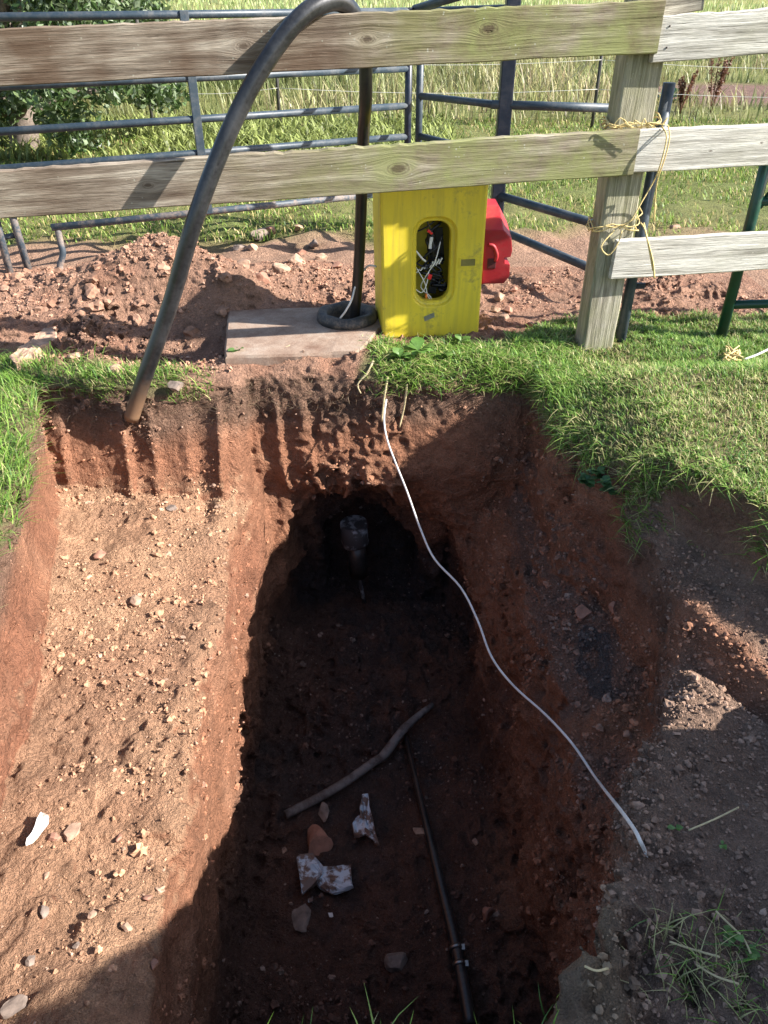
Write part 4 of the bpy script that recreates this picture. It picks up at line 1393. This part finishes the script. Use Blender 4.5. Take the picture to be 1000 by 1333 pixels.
conn(564, 306, .030, .012, 'wire_r', .6); conn(563, 365, .018, .024, 'wire_r', .3); conn(558, 390, .010, .022, 'wire_o', .0)
conn(566, 322, .016, .055, 'wire_w', .1, .07)
for k in range(4): conn(566 + k * 4, 350 - k * 1.5, .006, .034, 'wire_w', .5, .06)
for k in range(4): conn(543 + k * 5, 360 - k * 2.5, .006, .022, 'wire_w', .7, .06)
conn(572, 380, .04, .10, 'wire_k', .2, .12); conn(580, 330, .045, .16, 'wire_k', -.1, .13)

# red moulded end block on the right of the box
def red_block():
    d0 = 3.73
    outline = [(630, 297), (655, 297), (666, 309), (667, 326), (665, 334), (657, 335), (657, 343), (664, 344), (663, 360), (656, 369), (626, 370), (628, 330)]
    rise = [.075, .075, .045] + [0] * 9
    f = [P(a, b, d0) for a, b in outline]
    cx = sum((p for p in f), Vector()) / len(f)
    midl = [p + Vector((-.012 if r else 0, .10, r)) for p, r in zip(f, rise)]
    back = [p + Vector((0, .16, 0)) for p in midl]
    fin = [cx + (p - cx) * .95 + Vector((0, -.010, 0)) for p in f]
    bm = bmesh.new()
    A = [bm.verts.new(p) for p in fin]; B = [bm.verts.new(p) for p in f]; B2 = [bm.verts.new(p) for p in midl]; C = [bm.verts.new(p) for p in back]
    n = len(A)
    bm.faces.new(A[::-1]); bm.faces.new(C)
    for u, v in ((A, B), (B, B2), (B2, C)):
        for k in range(n): bm.faces.new((u[k], u[(k + 1) % n], v[(k + 1) % n], v[k]))
    bmesh.ops.recalc_face_normals(bm, faces=bm.faces)
    bmesh.ops.bevel(bm, geom=bm.edges[:], offset=.0025, segments=2, affect='EDGES')
    me = bpy.data.meshes.new('end_block'); bm.to_mesh(me); bm.free()
    o = link('end_block', me, M['red'], bx); o['label'] = 'bright red moulded plastic end block'
    rib = [P(636, 318, d0 - .012), P(643, 321, d0 - .014), P(647, 332, d0 - .014), P(645, 340, d0 - .012)]
    rb = link('moulded_rib', tube_mesh('moulded_rib', rib, .009, 10, True, 5), M['red'], o, loc=Vector((0, 0, 0)))
    c = P(640, 343, d0 - .010)
    h = link('block_slot_shade', box_mesh('block_slot_shade', .042, .006, .048, .003), m_plain('shade_maroon', (.07, .006, .008), .6))  # thin plate on the face, dark red for the shade inside the slot
    h.parent = o; h.location = c
red_block()

# ------------------------------------------------------------------ objects in the dig
# white cable from the far rim across the trench to the right ledge
cab = []
cp = [(503, 520, 3.14), (500, 546, 3.06), (504, 572, 3.00), (514, 600, 2.92), (530, 640, 2.80), (548, 690, 2.62), (566, 728, 2.48), (600, 765, 2.34), (622, 808, 2.20), (640, 855, 2.05), (668, 892, 1.92), (710, 930, 1.76), (745, 968, 1.60), (775, 1012, 1.45), (806, 1052, 1.30), (826, 1080, 1.19), (834, 1096, 1.14)]
for a, b, D in cp:
    hit = snap(a, b, -.3)
    cab.append(P(a, b, min(D, hit.y - .012)))
e = snap(836, 1100, -.3)
cab += [e + Vector((.006, -.006, -.012)), e + Vector((.016, -.018, -.05))]
tag(tube('white_cable', cab, .0043, M['cable'], None, 10, 5), 'slack white cable strung from the far rim to the right ledge', 'cable')
# grey stick
sa, sb, sc_, sd = snap(372, 1066, -1.55), snap(440, 1030, -1.55), snap(500, 990, -1.55), snap(563, 922, -1.55)
up = Vector((0, 0, .028))
tag(tube('bent_stick', [sa + up, sb + up * 1.1, sb.lerp(sc_, .8) + up * 1.4, sc_ + up * 1.4, sc_.lerp(sd, .5) + up * 1.5 + Vector((-.02, 0, 0)), sd + up], [.020, .021, .020, .023, .021, .013], M['stick'], None, 12, 4),
    'bent grey stick lying across the trench floor', 'stick')
# black hose and steel clamps
hs = [snap(a, b, -1.55) + Vector((0, 0, .025)) for a, b in ((528, 962), (543, 1030), (560, 1095), (575, 1160), (590, 1225), (600, 1270), (612, 1340))]
for k in range(1, len(hs) - 1): hs[k].z = (hs[k - 1].z + hs[k].z + hs[k + 1].z) / 3
ho = empty('black_hose', hs[3], 'flattened black hose with two steel clips on the trench floor', 'hose')
tube('hose', hs, [.010, .013, .018, .020, .022, .023, .024], M['hose'], ho, 14, 5)
for f_ in (.35, .8):
    a = hs[4].lerp(hs[5], f_); dvec = (hs[5] - hs[4]).normalized()
    hc = tube('hose_clip', [a - dvec * .008, a + dvec * .008], .0262, M['steel'], ho, 16)
    sc2 = link('clip_screw', box_mesh('clip_screw', .014, .022, .012, .002), M['steel']); sc2.parent = hc
    sc2.location = a + Vector((.026, 0, .010))


def rock(name, pos, size, mat, seed, label, group, squash=(1, 1, .7), cat='stone'):
    rg = np.random.default_rng(seed)
    v, f = ICO3
    v = v.copy()
    # chop with random planes for facets
    for _ in range(12):
        n = rg.standard_normal(3); n /= np.linalg.norm(n)
        d = rg.uniform(.40, .85)
        s = v @ n
        v = v - np.clip(s - d, 0, None)[:, None] * n
    v = v + .05 * np.stack([noise(v[:, 0], v[:, 1], v[:, 2], 2.5, k) for k in range(3)], 1)
    v = v * np.array(squash) * size
    a = rg.uniform(0, 6.28)
    R = np.array([[math.cos(a), -math.sin(a), 0], [math.sin(a), math.cos(a), 0], [0, 0, 1]])
    me = np_mesh(name, v @ R.T, f, None, False)
    o = link(name, me, mat)
    o.location = pos
    return tag(o, label, cat, group)


# stones lying on the yard behind the fence
YS = [(385, 352, 16, 'stone'), (366, 368, 14, 'stone'), (338, 300, 13, 'stone_grey'), (330, 322, 10, 'stone'), (392, 330, 10, 'stone_red'), (320, 372, 12, 'stone'), (345, 385, 11, 'stone_red'),
      (300, 352, 8, 'stone'), (420, 338, 9, 'stone'), (440, 352, 8, 'stone_red'), (408, 316, 8, 'stone_grey'), (352, 298, 8, 'stone_red'), (285, 335, 7, 'stone'), (250, 352, 7, 'stone'),
      (388, 294, 7, 'stone'), (312, 318, 8, 'stone_grey'), (152, 484, 14, 'stone'), (95, 462, 10, 'stone'), (230, 500, 12, 'stone_grey')]
for k, (a, b, r, mt) in enumerate(YS):
    p = G(a, b, .02)
    p.z = float(ground_z(p.x, p.y)) + .012
    D = (p - Vector((0, 0, CAM_H))).length
    rock('stone', p, r / 1000 * D, M[mt], 40 + k, {'stone': 'pale sandstone lump', 'stone_red': 'rusty red stone', 'stone_grey': 'dull grey stone'}[mt] + ' lying on the bare yard behind the fence', 'stones on the bare yard', (1.1, .9, .75))
YR = [(650, 385, 9), (662, 400, 8), (645, 400, 7), (672, 388, 6), (655, 412, 9), (668, 375, 6), (880, 293, 8), (690, 420, 7)]
for k, (a, b, r) in enumerate(YR):
    p = G(a, b, .02); p.z = float(ground_z(p.x, p.y)) + .012
    D = (p - Vector((0, 0, CAM_H))).length
    rock('stone', p, r / 1000 * D, M['stone_red' if k % 2 else 'stone'], 70 + k, 'small ' + ['sandy', 'reddish'][k % 2] + ' stone on the track beside the red block', 'stones beside the red block')
FL = [(412, 1092, 22, 'stone_red', 'rounded brown stone beside the white foam piece', (1, 1, .8)), (395, 1192, 17, 'stone_grey', 'flat dark stone just below the foam piece', (1.2, .8, .3)), (420, 1058, 14, 'stone_grey', 'flat grey stone under the bent stick', (1.2, .7, .4)),
      (520, 1247, 17, 'stone_grey', 'angular grey stone left of the hose clips', (1.1, .8, .6)), (634, 1190, 13, 'stone_red', 'upright reddish stone right of the black hose', (.7, .7, 1.1)), (545, 1082, 8, 'stone', 'small pale stone touching the black hose', (1.2, .8, .6)),
      (371, 1106, 5, 'stone', 'tiny pale pebble left of the brown stone', (1, 1, .7)), (762, 797, 13, 'stone_red', 'round stone stuck in the slipped terrace', (1, 1, .9)), (797, 790, 9, 'stone_red', 'small stone beside the round one on the terrace', (1, 1, 1)),
      (620, 1095, 5, 'stone', 'tiny pale pebble right of the black hose', (1, 1, .7))]
for k, (a, b, r, mt, lb, sq) in enumerate(FL):
    p = snap(a, b, -1.55)
    D = (p - Vector((0, 0, CAM_H))).length
    rock('stone', p + Vector((0, 0, -.004)), r / 1000 * D, M[mt], 90 + k, lb, None, sq)
SHL = [(95, 1082, 11), (68, 1090, 7), (55, 1185, 8), (165, 1205, 7), (192, 1168, 6), (40, 1250, 7), (120, 1188, 6), (155, 1090, 6), (18, 1310, 12), (178, 780, 9), (130, 722, 8), (225, 660, 7), (60, 1140, 5), (200, 1255, 6), (100, 1230, 5)]
for k, (a, b, r) in enumerate(SHL):
    p = snap(a, b, -.47)
    D = (p - Vector((0, 0, CAM_H))).length
    rock('stone', p + Vector((0, 0, -.002)), r / 1000 * D, M[['stone', 'stone_red', 'stone_grey'][k % 3]], 120 + k, 'small ' + ['sandy', 'reddish', 'greyish'][k % 3] + ' loose stone lying on the sunlit shelf', 'stones on the shelf', (1.2, .9, .6))


# plank-like pale stone near the gate foot
def slab_thing(name, pix, D, thick, mat, label, cat, lift=.02, seed=1, sag=0.0):
    pts = [G(a, b, 0) if D is None else snap(a, b, D) for a, b in pix]
    c = sum(pts, Vector()) / len(pts)
    zc = c.z if D is not None else float(ground_z(c.x, c.y))
    rg = random.Random(seed)
    # denser outline
    dense = []
    for a, b in zip(pts, pts[1:] + pts[:1]):
        for k in range(4):
            dense.append(a.lerp(b, k / 4))
    lo, hi = [], []
    for p in dense:
        zz = (p.z * .5 + zc * .5) if D is not None else zc
        j = sag * 2 * float(noise(p.x, p.y, 0.0, 14, seed)) 
        e = .006 * float(noise(p.x, p.y, 0.0, 60, seed + 1))
        lo.append(Vector((p.x + e, p.y + e, zz + lift - thick + j))); hi.append(Vector((p.x + e, p.y - e, zz + lift + j)))
    ctr = sum(hi, Vector()) / len(hi)
    loops = [lo, hi]
    for f in (.05, .3, .55, .8):
        loops.append([h.lerp(ctr, f) + Vector((0, 0, thick * .12 + (.25 * thick + sag) * float(noise(h.x + f * .3, h.y, 0.0, 22, seed + 2)))) for h in hi])
    return tag(link(name, loft_mesh(name, loops, True, True, True), mat), label, cat)


slab_thing('stone_slab', [(16, 478), (24, 486), (52, 470), (78, 452), (76, 436), (60, 440), (44, 456), (28, 468)], None, .04, M['stone'], 'long pale broken stone on the dirt by the left rim', 'stone', .05)
slab_thing('foam_piece', [(386, 1120), (408, 1117), (422, 1134), (456, 1130), (460, 1163), (432, 1166), (412, 1155), (394, 1170)], -1.55, .014, M['foam'], 'dirty blue-white foam board piece on the trench floor', 'debris', .030, 2, .012)
slab_thing('foam_scrap', [(459, 1075), (468, 1066), (472, 1042), (480, 1040), (482, 1060), (488, 1082), (494, 1104), (476, 1090), (462, 1093)], -1.55, .014, M['foam'], 'torn muddy white scrap between stick and hose', 'debris', .026, 3, .012)
slab_thing('foam_crumb', [(402, 1174), (409, 1172), (408, 1179), (401, 1179)], -1.55, .012, M['foam'], 'tiny bright crumb beside the foam board piece', 'debris', .03)
slab_thing('foam_crumb', [(427, 1193), (432, 1192), (433, 1197), (428, 1198)], -1.55, .012, M['wire_w'], 'tiny white fleck alone on the trench floor', 'debris', .03)
slab_thing('white_scrap', [(38, 1096), (56, 1064), (64, 1066), (63, 1078), (44, 1101), (36, 1102)], -.47, .008, M['paperw'], 'white torn strip lying on the sunlit shelf', 'debris', .02)

# broken pipe end hanging in the hollow
pc = P(461, 700, 3.34)
bp = empty('buried_pipe', pc, 'grey broken pipe end sticking down inside the dark hollow', 'pipe')
tube('collar', [pc + Vector((0, 0, .10)), pc + Vector((.005, 0, -.02)), pc + Vector((.008, -.005, -.045))], [.072, .074, .070], M['iron'], bp, 20)
tube('stub', [pc + Vector((.01, 0, -.03)), pc + Vector((.02, -.01, -.25))], .050, M['hose'], bp, 16)
tube('thin_rod', [pc + Vector((.02, -.02, -.22)), pc + Vector((.05, -.05, -.42))], .011, M['iron'], bp, 8)

# roots and dry stems round the rim
def stem(pts, r, mat, name, label, cat, group=None):
    return tag(tube(name, pts, r, mat, None, 6, 4), label, cat, group)


for k, pts in enumerate([[(486, 470), (478, 486), (466, 500), (470, 512)], [(505, 490), (500, 520), (497, 548)], [(350, 470), (366, 456), (378, 450)], [(530, 500), (526, 530), (520, 556)]]):
    stem([snap(a, b, -.1) + Vector((0, -.008, .003)) for a, b in pts], [.006, .005, .004, .003][:len(pts)], M['straw'], 'dry_root', 'pale dry root dangling down the far wall of the pit', 'root', 'roots on the far wall')
for k, pts in enumerate([[(895, 1085), (930, 1070), (960, 1055)], [(930, 1190), (945, 1205), (965, 1225), (975, 1245)], [(870, 1230), (900, 1240), (935, 1250)], [(905, 1260), (930, 1275), (960, 1285)], [(760, 1262), (775, 1268), (790, 1265)]]):
    stem([snap(a, b, -.2) + Vector((0, 0, .012)) for a, b in pts], .0022, M['straw'], 'dry_straw', 'dry pale straw lying on the grey ledge right of the pit', 'straw', 'dry straws on the ledge')
# frayed twine dropped on the turf
tz = G(905, 470)
td = empty('dropped_twine', G(960, 462), 'tangled pale twine dropped on the grass bank', 'twine')
for k in range(7):
    rg2 = random.Random(k)
    pts = [G(955 + rg2.uniform(-14, 14), 460 + rg2.uniform(-10, 10), .04 + rg2.uniform(0, .05)) for _ in range(5)]
    tube('strand', pts, .0032, M['twine'], td, 5, 4)
tube('strand', [G(968, 468, .05), G(985, 462, .06), G(1010, 450, .04)], .005, M['fwire'], td, 6, 4)


# ------------------------------------------------------------------ broad-leaved weeds
def weed(base, n, size, label, seed, group=None, cols=((.10, .20, .04), (.16, .28, .07)), name='weed_plant', cat='plant'):
    rg = random.Random(seed)
    root = empty(name, base, label, cat, group)
    for k in range(n):
        a = rg.uniform(0, 6.28); L = size * rg.uniform(.6, 1.1); w_ = L * .32
        el = rg.uniform(.25, 1.0)
        d = Vector((math.cos(a) * math.cos(el), math.sin(a) * math.cos(el), math.sin(el)))
        s = Vector((-math.sin(a), math.cos(a), 0))
        up = s.cross(d) * -1
        vs, fs = [], []
        prof = [(0, .06), (.25, .5), (.5, .95), (.75, .75), (1, .04)]
        for t, ww in prof:
            c = d * (L * t) - Vector((0, 0, 1)) * (L * .35 * t * t)
            vs += [c - s * w_ * ww + up * .15 * w_ * ww, c, c + s * w_ * ww + up * .15 * w_ * ww]
        for q in range(4):
            for j in range(2): fs.append((3 * q + j, 3 * q + j + 1, 3 * q + j + 4, 3 * q + j + 3))
        c0 = Vector(cols[0]).lerp(Vector(cols[1]), rg.random())
        me = np_mesh('leaf', np.array(vs), np.array(fs), np.tile(np.array(c0), (len(vs), 1)), True)
        link('leaf', me, M['leaf'], root, loc=Vector((0, 0, 0)))
    return root


WD = [(545, 462, 9, .085, 'broad-leaved weed in the grass before the yellow box'), (520, 470, 7, .06, 'broad-leaved weed in the grass before the yellow box'), (575, 468, 7, .06, 'broad-leaved weed in the grass before the yellow box'),
      (310, 462, 8, .05, 'little leafy weed at the corner of the slab'), (600, 450, 7, .05, 'broad-leaved weed in the grass before the yellow box')]
for k, (a, b, n_, s_, lb) in enumerate(WD):
    p = snap(a, b, 0)
    weed(p + Vector((0, 0, .02)), n_, s_ * 1.2, lb, 50 + k, 'weeds before the yellow box' if 'yellow' in lb else None)
p = snap(795, 622, 0)
for k in range(6):
    pk = p + Vector((random.uniform(-.10, .10), random.uniform(-.06, .06), random.uniform(-.03, .02)))
    weed(pk, 16, .045, 'feathery green weed clump hanging over the right rim', 70 + k, 'weeds on the right rim', ((.05, .12, .04), (.10, .19, .07)))
for k, (a, b) in enumerate([(940, 1100), (880, 1078), (955, 1215), (975, 1240)]):
    weed(snap(a, b, -.2), 5, .03 if k > 1 else .02, 'small sprig of green leaves on the grey ledge', 90 + k, 'sprigs on the ledge')
# straw tuft at the lower right
tf = np.nonzero((x > .40) & (x < .80) & (y > .52) & (y < .80) & (SDEP < .06) & (SN[:, 2] > .3))[0]
if len(tf):
    i = rng.choice(tf, 900)
    c_ = np.array([.62, .70])
    k = np.exp(-((x[i] - .60) / .10) ** 2 - ((y[i] - .70) / .09) ** 2) > rng.random(len(i))
    i = i[k]
    blades('ledge_tuft', SV[i], SN[i], rng.uniform(.02, .07, len(i)), rng.uniform(.0018, .0035, len(i)), rng.uniform(.4, 1.6, len(i)), grass_cols(len(i), rng, .6), 33,
           'straw and green grass tuft on the near right ledge', 'grass')


def dock(px, py, Dtop, seed, label, hgt):
    b = G(px, py)
    b.z = float(ground_z(b.x, b.y))
    root = empty('dead_dock', b, label, 'plant', 'dead dock plants in the field')
    rg = random.Random(seed)
    for k in range(7):
        a = rg.uniform(0, 6.28); s = hgt * rg.uniform(.6, 1)
        t = b + Vector((math.cos(a) * s * .22, math.sin(a) * s * .22, s))
        tube('stalk', [b, b.lerp(t, .5) + Vector((0, 0, .03)), t], [.008, .006, .003], M['deadw'], root, 5, 2)
        cs = np.array([b.lerp(t, u) for u in (.45, .6, .75, .9, 1.0)]); rs_ = np.full(5, s * .055)
        o = leaf_cloud('seed_head', cs, rs_, 130, .03, [(.13, .05, .03), (.20, .09, .05)], seed * 10 + k, root, 1.5)


dock(925, 148, 0, 1, 'rust-brown dead dock plant by the bare patch', .85)
dock(885, 150, 0, 2, 'shorter rust-brown dead dock plant right of the post', .5)
weed(G(868, 132), 14, .35, 'large dark green dock leaves behind the post', 60, None, ((.03, .08, .025), (.06, .12, .04)))

# ------------------------------------------------------------------ wire fence far behind
wf = empty('wire_fence', G(770, 168), 'thin wire fence on dark stakes crossing the field', 'fence')
stk = [G(-220, 168), G(200, 168), G(365, 168), G(770, 168), G(1190, 178)]
for s_ in stk:
    s_.z = float(ground_z(s_.x, s_.y))
    tube('stake', [s_ - Vector((0, 0, .1)), s_ + Vector((0, 0, 1.15))], .020, M['stake'], wf, 8)
for hz, sag in ((.42, .05), (.72, .06), (1.0, .05)):
    for a, b in zip(stk[:-1], stk[1:]):
        m_ = a.lerp(b, .5) + Vector((0, 0, hz - sag))
        tube('wire', [a + Vector((0, -.02, hz)), a.lerp(b, .25) + Vector((0, 0, hz - sag * .75)), m_, a.lerp(b, .75) + Vector((0, 0, hz - sag * .75)), b + Vector((0, -.02, hz))], .0024, M['fwire'], wf, 5, 3)
